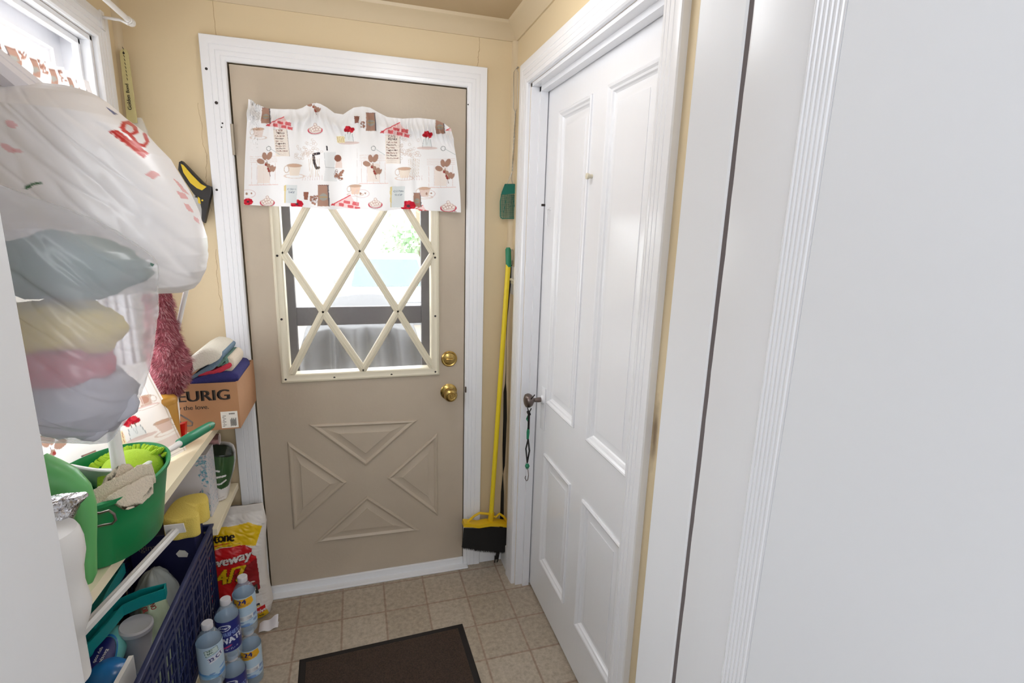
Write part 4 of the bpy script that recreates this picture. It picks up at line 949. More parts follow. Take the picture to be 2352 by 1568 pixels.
def cloth(name, m, label, path, th, yf, yb, cat='cloth'):
    """folded cloth: a soft slab following a measured profile, folded edge toward the viewer"""
    pts = [P(px, py, y=yf) for px, py in path]; n = len(pts); up, dn = [], []
    for i, p in enumerate(pts):
        t = (pts[min(i+1, n-1)]-pts[max(i-1, 0)]); t = Vector((t.x, 0, t.z)).normalized(); nn = Vector((-t.z, 0, t.x)); k = th[i] if isinstance(th, list) else th
        up.append(p+nn*k); dn.append(p-nn*k)
    t0 = (pts[0]-pts[1]).normalized(); t1 = (pts[-1]-pts[-2]).normalized(); k0 = th[0] if isinstance(th, list) else th; k1 = th[-1] if isinstance(th, list) else th
    loop = [pts[0]+t0*k0*.7]+up+[pts[-1]+t1*k1*.7]+dn[::-1]
    # refine the loop
    for _ in range(2):
        L2 = []
        for i in range(len(loop)): a, c2 = loop[i], loop[(i+1) % len(loop)]; L2 += [a*.75+c2*.25, a*.25+c2*.75]
        loop = L2
    c0 = sum(loop, Vector((0, 0, 0)))/len(loop); rs = []
    for s, y in ((.80, yf), (.93, yf+.003), (1, yf+.009), (1, (yf+yb)/2), (1, yb-.009), (.9, yb)):
        rs.append([Vector((c0.x+(p.x-c0.x)*(1-(1-s)*.25), 0, c0.z+(p.z-c0.z)*s))+Vector((0, y, 0))+Vector((0, .004*noise.noise(p*40), .0025*noise.noise(Vector((p.x*60, y*50, p.z*60))))) for p in loop])
    b = MB(); b.rings(rs); return tag(b.build(name, m, angle=70), label, cat, 'folded cloths in the carton')
cloth('folded_cloth', 'cloth_navy', 'navy blue folded cloth at the bottom of the stack in the cardboard carton', [(440, 882), (470, 873), (505, 868), (540, 868)], [.012, .016, .02, .02], -.300, -.10)
cloth('folded_cloth', 'cloth_red', 'rosy red folded cloth showing as a thin band above the navy cloth', [(455, 864), (480, 857), (500, 853), (527, 838)], [.003, .006, .008, .009], -.296, -.11)
cloth('folded_cloth', 'cloth_cream', 'cream cloth folded at the right end of the carton pile over the red cloth', [(518, 856), (532, 846), (534, 832), (525, 822)], .0075, -.285, -.14)
cloth('folded_cloth', 'cloth_teal', 'grey-green cloth rolled at its edge beside the blue cloth in the carton', [(500, 841), (510, 828), (520, 824), (522, 833), (512, 840), (506, 836)], .0055, -.292, -.13)
cloth('folded_cloth', 'cloth_blue', 'dusty blue cloth folded under the white cloth in the carton', [(432, 876), (452, 862), (475, 850), (494, 836), (510, 812)], [.004, .006, .009, .010, .008], -.295, -.115)
cloth('folded_cloth', 'cloth_white', 'white folded cloth on top of the carton pile with a dark spot', [(402, 877), (425, 853), (450, 832), (478, 816), (500, 814)], [.007, .016, .024, .026, .018], -.305, -.12)

# things beside the carton
xc = P(409, 950, y=-.43).x-.036
cn = thing('canister', 'mustard yellow lidded canister on the shelf between curtain and carton', 'canister', (xc, -.43, SZ))
zt = P(388, 906, y=-.43).z
b = MB(); b.lathe([(0, 0), (.033, 0), (.036, .004), (.036, zt-SZ-.026), (.0345, zt-SZ-.024), (0, zt-SZ-.024)], (xc, -.43, SZ), n=36); b.build('canister_body', 'canister', cn)
b = MB(); b.lathe([(0, 0), (.0372, 0), (.0375, .010), (.0355, .014), (.031, .019), (.012, .022), (0, .022)], (xc, -.43, zt-.024), n=36); b.build('lid', 'canister', cn)
b = MB(); b.prism(T([(398, 902), (408, 902), (413, 945), (404, 943)], -.345), (0, .003, 0)); b.prism(T([(404, 943), (413, 945), (413, 1004), (404, 1004)], -.345), (0, .003, 0)); tg = b.build('tag_card', 'paper', None, smooth=False); tag(tg, 'narrow white card standing between the mustard canister and the carton', 'card')
b = MB(); b.tube(T([(398, 948), (415, 953), (432, 963), (442, 970), (441, 977), (432, 978), (418, 972), (412, 966), (420, 980), (414, 1000)], -.335), .0026, 8); tag(b.build('wire_loop', 'grey_wire'), 'grey bent wire loop standing in front of the carton lettering', 'wire')
b = MB(); rp = [P(px, py, y=-.40) for px, py in ((410, 976), (425, 972), (425, 1010), (400, 1010), (404, 990))]; zlow = min(p.z for p in rp)
b.prism([Vector((p.x, p.y, max(p.z, SZ+.001))) for p in rp], (0, .02, 0)); tag(b.build('plastic_clip', 'red_plastic', smooth=False), 'small bright red plastic piece on the shelf beside the green brush grip', 'clip')

# ================================================================ PINK FLUFFY DUSTER
YD = -.375
du = thing('duster', 'dusty pink fluffy duster with a white handle leaning against the carton', 'duster', P(385, 840, y=YD))
ax = [(352, 640, 24), (364, 680, 31), (368, 720, 32), (374, 765, 37), (382, 805, 46), (394, 838, 50), (388, 872, 44), (384, 900, 26), (384, 915, 10)]
scl = lambda px: px*1.63/F
pts = [P(x, y, y=YD) for x, y, r in ax]; rad = [scl(r)*.78 for x, y, r in ax]
b = MB(); b.tube(pts, rad, 18); lob = [P(392, 842, y=YD), P(412, 842, y=YD), P(428, 838, y=YD), P(436, 836, y=YD)]; lr = [scl(36), scl(30), scl(18), scl(6)]; b.tube(lob, lr, 16)
cols = [(160, 88, 98), (192, 126, 134), (210, 162, 166), (172, 98, 106), (128, 58, 68)]
cc = [rgba(cols[0], len(b.v))]
random.seed(11); nst = 0
for k in range(15000):
    if random.random() < .84:
        i = random.choices(range(len(ax)-1), weights=[1, 1, 1, 1.2, 1.3, 1.3, 1.1, .6])[0]; t = random.random(); c0 = pts[i].lerp(pts[i+1], t); r = rad[i]+(rad[i+1]-rad[i])*t; axd = (pts[i+1]-pts[i]).normalized()
    else:
        i = random.randrange(3); t = random.random(); c0 = lob[i].lerp(lob[i+1], t); r = lr[i]+(lr[i+1]-lr[i])*t; axd = (lob[i+1]-lob[i]).normalized()
    a = random.uniform(0, 2*PI); u = axd.orthogonal().normalized(); w = axd.cross(u); nrm = u*math.cos(a)+w*math.sin(a)
    p = c0+nrm*r*.92; cl = noise.noise(p*38); tip = (nrm+Vector((cl*.8, .3*noise.noise(p*30+Vector((5, 0, 0))), -.55+.6*noise.noise(p*33+Vector((0, 9, 0)))))).normalized()
    if p.y > YD+.03 and random.random() < .6: continue
    L = random.uniform(.010, .021); s = nrm.cross(tip).normalized() if nrm.cross(tip).length > 1e-4 else u
    b.add([p-s*.0011, p+s*.0011, p+tip*L*.6+s*.0006, p+tip*L], [(0, 1, 2, 3)]); cc.append(rgba(random.choices(cols, weights=[2, 3+3*max(0, cl), 2+4*max(0, cl), 3, 2+6*max(0, -cl)])[0], 4))
b.build('fluffy_head', 'fur', du, smooth=False, cols=np.concatenate(cc))
b = MB(); b.tube(T([(436, 620), (428, 664), (404, 772), (392, 826)], -.33), .0068, 10); b.build('handle', 'white_plastic', du)

# ================================================================ PLASTIC BAGS
def bag(name, m, rows, yc, depth, base, paint, label, seed, wr, hook, bot=6):
    """rows: (py, left px, right px) of the hanging bag's outline"""
    nv, nu = 230, 300; R = []
    ys = [r[0] for r in rows]
    b = MB(); rs = []
    for j in range(nv):
        py = ys[0]+(ys[-1]-ys[0])*j/(nv-1); l = pl([(r[0], r[1]) for r in rows], py); rr = pl([(r[0], r[2]) for r in rows], py)
        A, Bp = P(l, py, y=yc), P(rr, py, y=yc); c0 = (A+Bp)/2; hx = (Bp.x-A.x)/2; row = []
        e = min(1.0, (j+.5)/nv*6)**.55*min(1.0, (nv-j-.5)/nv*bot)**.5
        dp = min(depth, hx*1.4)*e
        for i in range(nu):
            a = 2*PI*i/nu; ca, sa = math.cos(a), math.sin(a); sq = (abs(ca)**2.4+abs(sa)**2.4)**(-1/2.4)
            p = Vector((c0.x+hx*sq*ca, yc+dp*sq*sa, c0.z))
            q = Vector((p.x*9+p.z*5, p.y*9, p.z*3-p.x*4))+Vector((seed, 0, 0))
            n1 = abs(noise.noise(q*1.1)); n2 = abs(noise.noise(q*2.7+Vector((3, 1, 0)))); n3 = noise.noise(p*5+Vector((0, seed, 2)))
            sp_, sl_ = (p.x+p.z)*.7, (p.x-p.z)*.7
            n4 = abs(noise.noise(Vector((sp_*16+.6*noise.noise(p*4), p.y*3, sl_*2.2+seed)))); n5 = abs(noise.noise(Vector((sp_*44, p.y*5, sl_*3.5+seed))))
            d = wr*((n1+.5*n2)*.9-.25)+.014*n3-.0045*math.exp(-(n4/.10)**2)-.0022*math.exp(-(n5/.14)**2)
            k = 1-.55*abs(ca)**3
            p += Vector((ca*.5, sa, .25*sa))*d*k*e
            row.append(p)
        rs.append(row)
    b.rings(rs, True, True)
    t = thing(name, label, 'plastic bag', (rs[-1][0].x-.05, yc, rs[-1][0].z))
    px = np.zeros(len(b.v)); py = np.zeros(len(b.v)); front = np.zeros(len(b.v), bool)
    for i, vv in enumerate(b.v): px[i], py[i] = PX(vv); front[i] = vv[1] < yc+.02
    x0, x1, y0, y1 = px.min()-2, px.max()+2, py.min()-2, py.max()+2
    cf = Canvas(x0, y0, x1, y1, 1.0, base); paint(cf)
    col = cf.sample(px, py); col[~front] = (*lin(base), 1)
    b.build('bag_body', m, t, cols=col, angle=180)
    h = MB(); top = sum(rs[0], Vector((0, 0, 0)))/nu
    for s in (-.03, .03):
        h.tube([top+Vector((-.02, s, -.02)), top.lerp(Vector(hook), .5)+Vector((0, s*.6, .015)), Vector(hook)], [.02, .011, .005], 8)
    h.build('bag_handle', 'pack_white', t)
    return t
RDP = (204, 14, 12)
def paint_a(c):
    c.poly([(248, 302), (268, 297), (342, 352), (330, 363)], RDP); c.line([(263, 301), (334, 354)], 2, (225, 120, 112)); c.line([(258, 306), (326, 361)], 1.4, (244, 200, 196))
    c.poly([(274, 293), (281, 279), (300, 276), (315, 292), (319, 305), (300, 312), (286, 305)], RDP); c.poly([(286, 294), (291, 285), (303, 290), (308, 301), (299, 306)], (232, 220, 220))
    c.line([(303, 315), (318, 333), (332, 334), (339, 325), (332, 308)], 8, RDP); c.line([(300, 310), (311, 326)], 8, RDP)
    for pts in ([(332, 400), (352, 391), (368, 402), (352, 412)], [(396, 408), (412, 420), (436, 448), (420, 440)], [(404, 438), (424, 444), (434, 458), (416, 456)], [(422, 466), (434, 470), (446, 488), (432, 484)], [(444, 496), (456, 502), (458, 514), (446, 506)]): c.poly(pts, (236, 150, 150), .75)
    for x, y, rx, ry, ro in ((25, 285, 14, 8, .4), (18, 340, 20, 7, .5), (40, 346, 12, 4, .2)): c.ell(x, y, rx, ry, (236, 150, 158), ro, .6)
    c.poly([(244, 246), (252, 250), (270, 262), (262, 264)], (66, 88, 150)); c.ell(66, 428, 12, 4.5, (36, 110, 62), -.5); c.ell(85, 421, 12, 3, (70, 120, 84), -.1)
bagA = [(192, 70, 150), (198, 30, 185), (206, -10, 214), (222, -35, 240), (250, -50, 272), (290, -60, 326), (350, -66, 384), (420, -70, 424), (480, -70, 452), (540, -66, 471), (580, -62, 475), (620, -50, 468), (650, -30, 455), (664, 60, 444), (672, 200, 420)]
bag('plastic_bag', 'bag_film', bagA, -.985, .112, (251, 249, 250), paint_a, 'white grocery bag with red letters bulging above, hung at left before the window', 1.0, .010, (-.22, YN+.004, 1.86), 22)
bagB = [(408, -60, -40), (430, -60, 20), (455, -55, 90), (480, -50, 150), (525, -40, 245), (574, -35, 322), (592, -30, 342), (612, -25, 352), (640, -20, 354), (668, -14, 352), (720, 0, 354), (770, 12, 350), (830, 22, 340), (880, 34, 326), (930, 46, 310), (970, 62, 292), (995, 90, 274), (1010, 160, 262), (1018, 205, 248)]
bag('plastic_bag', 'bag_film_thin', bagB, -1.20, .098, (226, 226, 235), lambda c: None, 'sheer greyish plastic bag sagging below the red-lettered bag with coloured cloths showing through', 5.0, .010, (-.16, YN+.004, 1.84))
# what shows through the sheer bag
def lump(name, m, cx, cy, y, rx, rz, ry, label, cat, seed, n=40):
    c0 = P(cx, cy, y=y); b = MB(); rs = []
    for j in range(24):
        ph = -PI/2+PI*(j+.5)/24
        row = []
        for i in range(n):
            a = 2*PI*i/n; d = Vector((math.cos(ph)*math.cos(a), math.cos(ph)*math.sin(a), math.sin(ph))); k = 1+.22*noise.noise(d*2.2+Vector((seed, 0, 0)))+.12*abs(noise.noise(d*5+Vector((0, seed, 0))))
            row.append(c0+Vector((d.x*rx*k, d.y*ry*k, d.z*rz*k)))
        rs.append(row)
    b.rings(rs); return tag(b.build(name, m, angle=180), label, cat)
lump('yellow_cloth', 'sponge', 140, 752, -1.205, .076, .040, .056, 'bundled yellow cloth seen blurred through the sheer grey bag', 'cloth', 1)
lump('red_cloth', 'cloth_red', 128, 838, -1.205, .070, .034, .056, 'crumpled red cloth lowest of the colours inside the sheer grey bag', 'cloth', 2)
lump('green_cloth', 'cloth_teal', 160, 612, -1.205, .085, .044, .056, 'bundled grey-green cloth uppermost of the colours inside the sheer grey bag', 'cloth', 9)

lump('grey_cloth', 'grey_fabric', 188, 920, -1.205, .066, .054, .05, 'grey cloth filling the bottom of the sheer grey bag', 'cloth', 14)
# ================================================================ GREEN TUB AND WHAT IS IN IT
TC = Vector((-.118, -.90, SZ)); TA, TB, TH = .100, 1.52, .148
tb = thing('plastic_tub', 'emerald green oval plastic tub with a wire handle on the long shelf', 'tub', TC)
b = MB(); b.lathe([(0, 0), (.073, 0), (.077, .003), (.088, TH*.55), (.0965, TH-.012), (.102, TH-.008), (.103, TH), (.098, TH+.002), (.0945, TH-.006), (.086, TH*.55), (.074, .006), (0, .006)], TC, n=64, sx=1, sy=TB); b.build('tub_body', 'tub_green', tb, angle=50)
b = MB(); b.tube(T([(206, 1178), (230, 1178), (250, 1172), (262, 1180), (266, 1194), (258, 1202), (240, 1205), (206, 1213)], -1.062), .0024, 8); b.build('wire_handle', 'old_metal', tb)
# lime chenille mitt
lm = thing('cleaning_mitt', 'lime green noodle cleaning mitt at the back of the green tub', 'cleaning mitt', P(305, 1075, z=.98)); c0 = P(302, 1078, z=.985)
b = MB(); b.lathe([(.055, -.06), (.06, -.02), (.057, .005), (.045, .024), (.025, .036), (0, .04)], c0, n=32, sx=1.0, sy=1.15); b.build('mitt_body', 'lime', lm)
random.seed(21); nd = MB()
for i in range(60):
    a = random.uniform(.2, PI*1.05); r = random.uniform(.035, .062); e = c0+Vector((r*math.cos(a), r*1.1*math.sin(a), .03*(1-(r/.07)**2)+.004)); dd = Vector((math.cos(a), math.sin(a), .55+random.uniform(-.3, .5))).normalized()*.016
    nd.tube([e, e+dd*.6, e+dd], [.0042, .0042, .003], 6)
nd.build('noodles', 'lime', lm)['kind'] = 'stuff'
# white dustpan standing in the tub
dpn = thing('dustpan', 'white plastic dustpan standing in the green tub, handle pointing up', 'dustpan', P(270, 1100, z=.94))
TL, TR, BL, BR_ = P(163, 1069, z=1.028), P(336, 1073, z=1.028), P(212, 1128, z=.93), P(326, 1130, z=.93)
b = MB()
def pan(u, v, k=0):
    p = TL.lerp(TR, u).lerp(BL.lerp(BR_, u), v); return p+Vector((0, .0, -.012*math.sin(PI*u)*(1-v)*.8+.02*v*(abs(u-.5)*2)**6))+Vector((0, .004*k, -.003*k))
n = 20; A = [[pan(i/(n-1), j/9) for i in range(n)]+[pan(i/(n-1), j/9, 1) for i in range(n-1, -1, -1)] for j in range(10)]; b.rings(A)
b.tube([pan(i/(n-1), 0) for i in range(n)], .0035, 8); b.build('pan', 'white_plastic', dpn)
b = MB(); h0 = P(275, 1085, z=1.02); h1 = P(256, 968, y=h0.y+.03); b.tube([h0, h0.lerp(h1, .5), h1], [.0125, .0115, .012], 14); b.build('handle', 'white_plastic', dpn)
# beige towel
def towel(u, v):
    xl = pl([(0, 258), (.35, 228), (.7, 206), (1, 204)], v); xr = pl([(0, 348), (.3, 357), (.7, 352), (1, 350)], v); px = xl+(xr-xl)*u
    yt = pl([(0, 1100), (.3, 1086), (.6, 1078), (1, 1078)], u); ybt = pl([(0, 1176), (.3, 1168), (.6, 1155), (1, 1126)], u); py = yt+(ybt-yt)*v
    p = P(px, py, z=1.034-.040*v); f = .019*math.sin(v*12+u*7+1.2*noise.noise(Vector((u*3, v*2, 0))))*(.5+.5*math.sin(PI*u))+.003*noise.noise(Vector((u*20, v*14, 3)))+.0012*noise.noise(Vector((u*90, v*80, 3)))
    return p+Vector((0, 0, f*.8+.008))
b = MB(); nu, nv = 110, 80; top = [[towel(i/(nu-1), j/(nv-1)) for i in range(nu)] for j in range(nv)]; low = [[p-Vector((0, 0, .012+.012*math.sin(PI*min(1, max(0, i/(nu-1))))*math.sin(PI*j/(nv-1)))) for i, p in enumerate(r)] for j, r in enumerate(top)]
b.rings([top[j]+low[j][::-1] for j in range(nv)]); tag(b.build('towel', 'towel_beige', angle=180), 'rumpled beige terry towel lying in the front of the green tub', 'towel')
# white rod with green grip
gb = thing('scrub_brush', 'white-rod brush with a dark green grip lying across the tub rim', 'brush', P(400, 1030, y=-.62))
r0, r1, r2 = P(312, 1082, z=1.022), P(413, 1018, y=-.63), P(490, 973, y=-.50)
b = MB(); b.tube([r0, r0.lerp(r1, .6), r1], [.0052, .0055, .0085], 12); b.build('rod', 'white_plastic', gb)
b = MB(); d = (r2-r1).normalized(); b.tube([r1-d*.003, r1, r1.lerp(r2, .3), r1.lerp(r2, .75), r2-d*.012, r2], [.010, .0125, .013, .0125, .0115, .006], 16); b.build('grip', 'green_plastic', gb)
b = MB(); hp = r1.lerp(r2, .84); b.lathe([(0, -.0145), (.0055, -.0145), (.0055, .0145), (0, .0145)], hp, (-(hp-CAM)).normalized(), 16); b.build('hanging_hole', 'cardboard', gb)

# ================================================================ LEFT FRONT: jug, foil pouch, white bottle
jg = thing('plastic_jug', 'light green plastic jug with a big curved handle beside the left door jamb', 'jug', (-.13, -1.17, SZ))
seq = [(70, 1085, 40), (105, 1100, 40), (140, 1113, 37), (170, 1134, 30), (188, 1162, 23), (196, 1200, 18.5), (197, 1245, 17), (198, 1290, 17), (200, 1318, 16), (200, 1336, 10)]
YJ = -1.15; b = MB(); b.tube([P(x, y, y=YJ) for x, y, r in seq], [r*1.0/F for x, y, r in seq], 22); b.build('handle', 'leaf_green', jg)
b = MB(); jx = P(62, 1180, y=-1.17).x-.03; b.lathe([(0, 0), (.042, 0), (.046, .01), (.046, .18), (.035, .225), (.03, .25), (0, .25)], (jx, -1.17, SZ), n=32); b.build('jug_body', 'leaf_green', jg)
fp = thing('foil_pouch', 'crinkled silver foil pouch in front of the light green jug', 'pouch', (-.1, -1.23, SZ))
rows = [(1143, 105, 196, .010), (1150, 108, 200, .016), (1165, 112, 186, .022), (1190, 116, 176, .026), (1215, 120, 164, .026), (1240, 122, 152, .024), (1300, 120, 148, .022), (1400, 118, 150, .020)]
b = MB(); rs = []; YF = -1.235
for py, l, r, dp in [(pl([(i, q[0]) for i, q in enumerate(rows)], k/5), pl([(i, q[1]) for i, q in enumerate(rows)], k/5), pl([(i, q[2]) for i, q in enumerate(rows)], k/5), pl([(i, q[3]) for i, q in enumerate(rows)], k/5)) for k in range(36)]:
    A, Bq = P(l, py, y=YF), P(r, py, y=YF); row = []
    for i in range(36):
        a = 2*PI*i/36; p = Vector(((A.x+Bq.x)/2+(Bq.x-A.x)/2*math.cos(a), YF+dp*math.sin(a), max(SZ+.001, A.z))); k = noise.noise(p*60)+.6*abs(noise.noise(p*130)); row.append(p+Vector((0, -.010*k, .003*k)))
    rs.append(row)
b.rings(rs); b.build('foil_body', 'foil', fp, angle=12)
wbx = P(168, 1300, y=-1.29).x-.034
wb = thing('white_bottle', 'white contoured plastic bottle standing by the left door jamb on the shelf', 'bottle', (wbx, -1.29, SZ))
prof = []
for px, py in ((170, 1216), (178, 1226), (186, 1245), (191, 1275), (187, 1310), (190, 1345), (200, 1375), (206, 1396), (203, 1420), (196, 1445), (190, 1462)):
    p = P(px, py, y=-1.29); prof.append((p.x-wbx, p.z-SZ))
prof = [(0, prof[0][1]+.002)]+prof; prof = [q for q in prof if q[1] > .004]+[(prof[-1][0], .0), (0, 0)]
b = MB(); b.lathe(prof[::-1], (wbx, -1.29, SZ), n=40); b.build('bottle_body', 'white_plastic', wb, angle=60)
b = MB(); b.lathe([(0, 0), (.012, 0), (.012, .022), (0, .024)], (wbx, -1.29, SZ+prof[0][1]-.001), n=20); b.build('bottle_cap', 'white_plastic', wb)

# ================================================================ BLUE CRATE AND CONTENTS
CX0, CX1, CY0, CY1, CZ0, CZ1 = -.298, -.094, -1.05, -.350, .20, .552
ct = thing('crate', 'navy blue slatted plastic crate of cleaning things below the long shelf', 'crate', (-.2, -.7, CZ0))
def side(nm, o, du, nrm, L, drop):
    """one slatted wall: o top corner, du along, L length"""
    o = Vector(o); du = Vector(du); nrm = Vector(nrm); b = MB(); hgt = CZ1-CZ0
    def bx(u0, u1, z0, z1, t=.004, out=0.0):
        vs = []
        for z in (z0, z1):
            tp = -drop*(CZ1-z)/hgt
            for u, k in ((u0, 0), (u1, 0), (u1, 1), (u0, 1)): p = o+du*u+nrm*(tp+out-k*t); vs.append((p.x, p.y, z))
        b.add(vs, [(3, 2, 1, 0), (4, 5, 6, 7), (0, 1, 5, 4), (1, 2, 6, 5), (2, 3, 7, 6), (3, 0, 4, 7)])
    for z0, z1 in ((CZ1-.022, CZ1-.004), (CZ1-.044, CZ1-.032), (CZ1-.064, CZ1-.053), (CZ1-.088, CZ1-.074)): bx(0, L, z0, z1, .005, .001)
    n = max(3, int(L/.075)); 
    for i in range(n+1):
        u = L*i/n; bx(max(0, u-.006), min(L, u+.006), CZ0+.02, CZ1-.01, .006, .0015)
    for k in range(int(L/.024)): bx(.024*k, .024*k+.0042, CZ0+.02, CZ1-.085, .004)
    for k in range(5): z = CZ0+.03+k*.047; bx(0, L, z, z+.006, .004, .0005)
    bx(0, L, CZ0, CZ0+.024, .005, .001); bx(0, .012, CZ0, CZ1-.005, .007, .001); bx(L-.012, L, CZ0, CZ1-.005, .007, .001)
    return b.build(nm, 'crate_blue', ct, smooth=False)
side('side_wall', (CX1, CY0, CZ1), (0, 1, 0), (1, 0, 0), CY1-CY0, .012); side('side_wall', (CX0, CY0, CZ1), (0, 1, 0), (-1, 0, 0), CY1-CY0, .0)
side('end_wall', (CX0, CY1, CZ1), (1, 0, 0), (0, 1, 0), CX1-CX0, .004); side('end_wall', (CX0, CY0, CZ1), (1, 0, 0), (0, -1, 0), CX1-CX0, .004)
b = MB(); r4 = lambda k, z: [(CX0-k*.3, CY0-k, z), (CX1+k, CY0-k, z), (CX1+k, CY1+k, z), (CX0-k*.3, CY1+k, z)]
b.rings([r4(-.005, CZ1-.008), r4(.004, CZ1-.008), r4(.005, CZ1-.002), r4(.003, CZ1), r4(-.006, CZ1), r4(-.007, CZ1-.004), r4(-.005, CZ1-.008)], False, False); b.build('rim', 'crate_blue', ct, angle=50)
b = MB(); b.box((CX0+.004, CY0+.006, CZ0), (CX1-.018, CY1-.010, CZ0+.006)); b.build('crate_base', 'crate_blue', ct, smooth=False)
ZB = CZ0+.007
# navy carton at the back of the crate
nb = thing('navy_carton', 'dark navy carton at the back end of the blue crate under the sponge', 'carton', (-.2, -.40, ZB))
b = MB(); b.box((-.287, -.452, ZB), (-.115, -.364, .592), .002); b.build('carton', 'navy_box', nb, smooth=False)
b = MB(); o_ = P(295, 1270, y=-.4525); flat_text(b, 'original', o_, (1, 0, 0), (0, 0, 1), .027, .0005, bold=.0003); b.build('lettering', 'grey_wire', nb, smooth=False)
b = MB(); b.prism([P(px, py, y=-.456) for px, py in ((404, 1272), (411, 1264), (424, 1265), (432, 1272), (430, 1279), (410, 1279))], (0, .003, 0)); b.build('torn_paper', 'paper', nb, smooth=False)
# yellow sponge mop
sp = thing('sponge_mop', 'yellow sponge on a long white stick lying across the blue crate', 'sponge mop', P(425, 1190, z=.60))
top = [P(px, py, z=.662) for px, py in ((370, 1192), (380, 1176), (392, 1158), (406, 1145), (424, 1137), (446, 1132), (466, 1130), (475, 1134), (480, 1146), (468, 1154), (450, 1158), (447, 1166), (460, 1178), (446, 1188), (420, 1190), (395, 1197))]
for _ in range(2):
    L2 = []
    for i in range(len(top)): a, c2 = top[i], top[(i+1) % len(top)]; L2 += [a*.75+c2*.25, a*.25+c2*.75]
    top = L2
cen = sum(top, Vector((0, 0, 0)))/len(top); b = MB()
b.rings([[cen+(p-cen)*s+Vector((0, 0, h)) for p in top] for s, h in ((.93, -.068), (.99, -.065), (1.0, -.058), (1.0, -.006), (.985, -.001), (.95, 0))]); b.build('sponge', 'sponge', sp, angle=60)
s0, s1 = P(404, 1218, y=P(398, 1197, z=.662).y-.004), P(176, 1462, z=.655)
b = MB(); dd = (s1-s0).normalized(); u = dd.cross(Vector((0, 0, 1))).normalized(); w = u.cross(dd); k = .0105
b.rings([[e+u*k*ca+w*k*sa for ca, sa in ((1, .5), (.5, 1), (.15, 1), (.1, .8), (-.1, .8), (-.15, 1), (-.5, 1), (-1, .5), (-1, -.6), (-.5, -1), (.5, -1), (1, -.6))] for e in (s0, s0.lerp(s1, .5), s1)]); b.build('stick', 'white_plastic', sp, angle=40)
b = MB(); _ys = P(398, 1197, z=.662).y-.010
b.prism([P(px, py, y=_ys) for px, py in ((376, 1208), (421, 1203), (427, 1222), (380, 1228))], (0, .004, .001)); b.build('mount_plate', 'white_plastic', sp, smooth=False)
# teal scoop handles
def channel(mb, pts, w0, h, t=.003):
    pts = [Vector(p) for p in pts]; rs = []
    for i, p in enumerate(pts):
        d = (pts[min(i+1, len(pts)-1)]-pts[max(i-1, 0)]); d.z *= .3; d.normalize(); s = d.cross(Vector((0, 0, 1))).normalized(); q = w0[i] if isinstance(w0, list) else w0
        Z_ = Vector((0, 0, 1)); rs.append([p-s*q+Z_*0, p-s*q-Z_*h, p+s*q-Z_*h, p+s*q, p+s*(q-t), p+s*(q-t)-Z_*(h-t), p-s*(q-t)-Z_*(h-t), p-s*(q-t)])
    mb.rings(rs)
    for e, f in ((pts[-1], pts[-2]), (pts[0], pts[1])):
        d = (e-f).normalized(); s = d.cross(Vector((0, 0, 1))).normalized(); q = (w0[-1] if e is pts[-1] else w0[0]) if isinstance(w0, list) else w0
        mb.prism([e-s*q, e+s*q, e+s*q-Vector((0, 0, h)), e-s*q-Vector((0, 0, h))], d*t)
tl_ = thing('plastic_scoop', 'teal plastic scoop with two hollow channel handles in the blue crate', 'scoop', P(275, 1400, z=.5))
b = MB(); channel(b, [P(165, 1500, z=.560), P(222, 1440, z=.562), P(268, 1386, z=.566), P(322, 1362, z=.570), P(377, 1346, z=.574)], [.016, .017, .019, .018, .013], .030); b.build('channel_handle', 'teal_plastic', tl_, angle=40)
b = MB(); channel(b, [P(196, 1420, z=.598), P(232, 1350, z=.602), P(268, 1296, z=.605)], [.018, .020, .017], .030); b.build('channel_handle', 'teal_plastic', tl_, angle=40)
b = MB(); q0 = P(205, 1470, z=.53); b.box((max(q0.x-.03, -.286), q0.y-.03, ZB), (q0.x+.012, q0.y+.03, .528), .01); b.build('scoop_body', 'teal_plastic', tl_)
# aqua bottle with navy label
ab = thing('detergent_bottle', 'aqua bottle with a navy oval label at the near end of the blue crate', 'bottle', P(225, 1510, z=.4))
t0 = P(262, 1425, z=.522); t1 = P(150, 1640, z=.46); axd = (t1-t0).normalized(); side_ = axd.cross(Vector((0, 0, 1))).normalized(); nrm = side_.cross(axd); Lb = (t1-t0).length
b = MB(); rs = []
for u, r in ((-.02, .004), (0, .014), (.02, .020), (.10, .032), (.25, .043), (.5, .048), (.85, .048), (.97, .044), (1, .03)):
    e = t0+axd*Lb*u-nrm*.03; rs.append([e+side_*r*math.cos(2*PI*i/28)+nrm*r*.85*math.sin(2*PI*i/28) for i in range(28)])
b.rings(rs); b.tube([t0+axd*Lb*.6-nrm*.06, Vector((t0.x*.5+t1.x*.5, t0.y*.5+t1.y*.5, ZB))], .03, 16); b.build('bottle_body', 'aqua_bottle', ab)
def on_bottle(a, u, off): e = t0+axd*Lb*u-nrm*.03; r = pl([(-.02, .004), (0, .014), (.02, .02), (.1, .032), (.25, .043), (.5, .048), (.85, .048)], u)+off; return e+side_*r*math.cos(a)+nrm*r*.85*math.sin(a)
b = MB()
def lab(k, off): return [[on_bottle(PI*.58+.78*rr*math.cos(2*PI*i/40), .55+.34*rr*math.sin(2*PI*i/40), off) for i in range(40)] for rr in k]
b.rings(lab((1.0, .98, .8, .6, .4, .2, .02), .0012)); lb2 = b.build('bottle_label', 'navy_label', ab, angle=180)
b = MB(); b.rings([[on_bottle(PI*.58+.80*rr*math.cos(2*PI*i/60), .55+.35*rr*math.sin(2*PI*i/60), .0016) for i in range(61)] for rr in (1.0, 1.08)], False, False, closed=False); sub(b, 'label_border', 'blue_shiny', lb2)
b = MB()
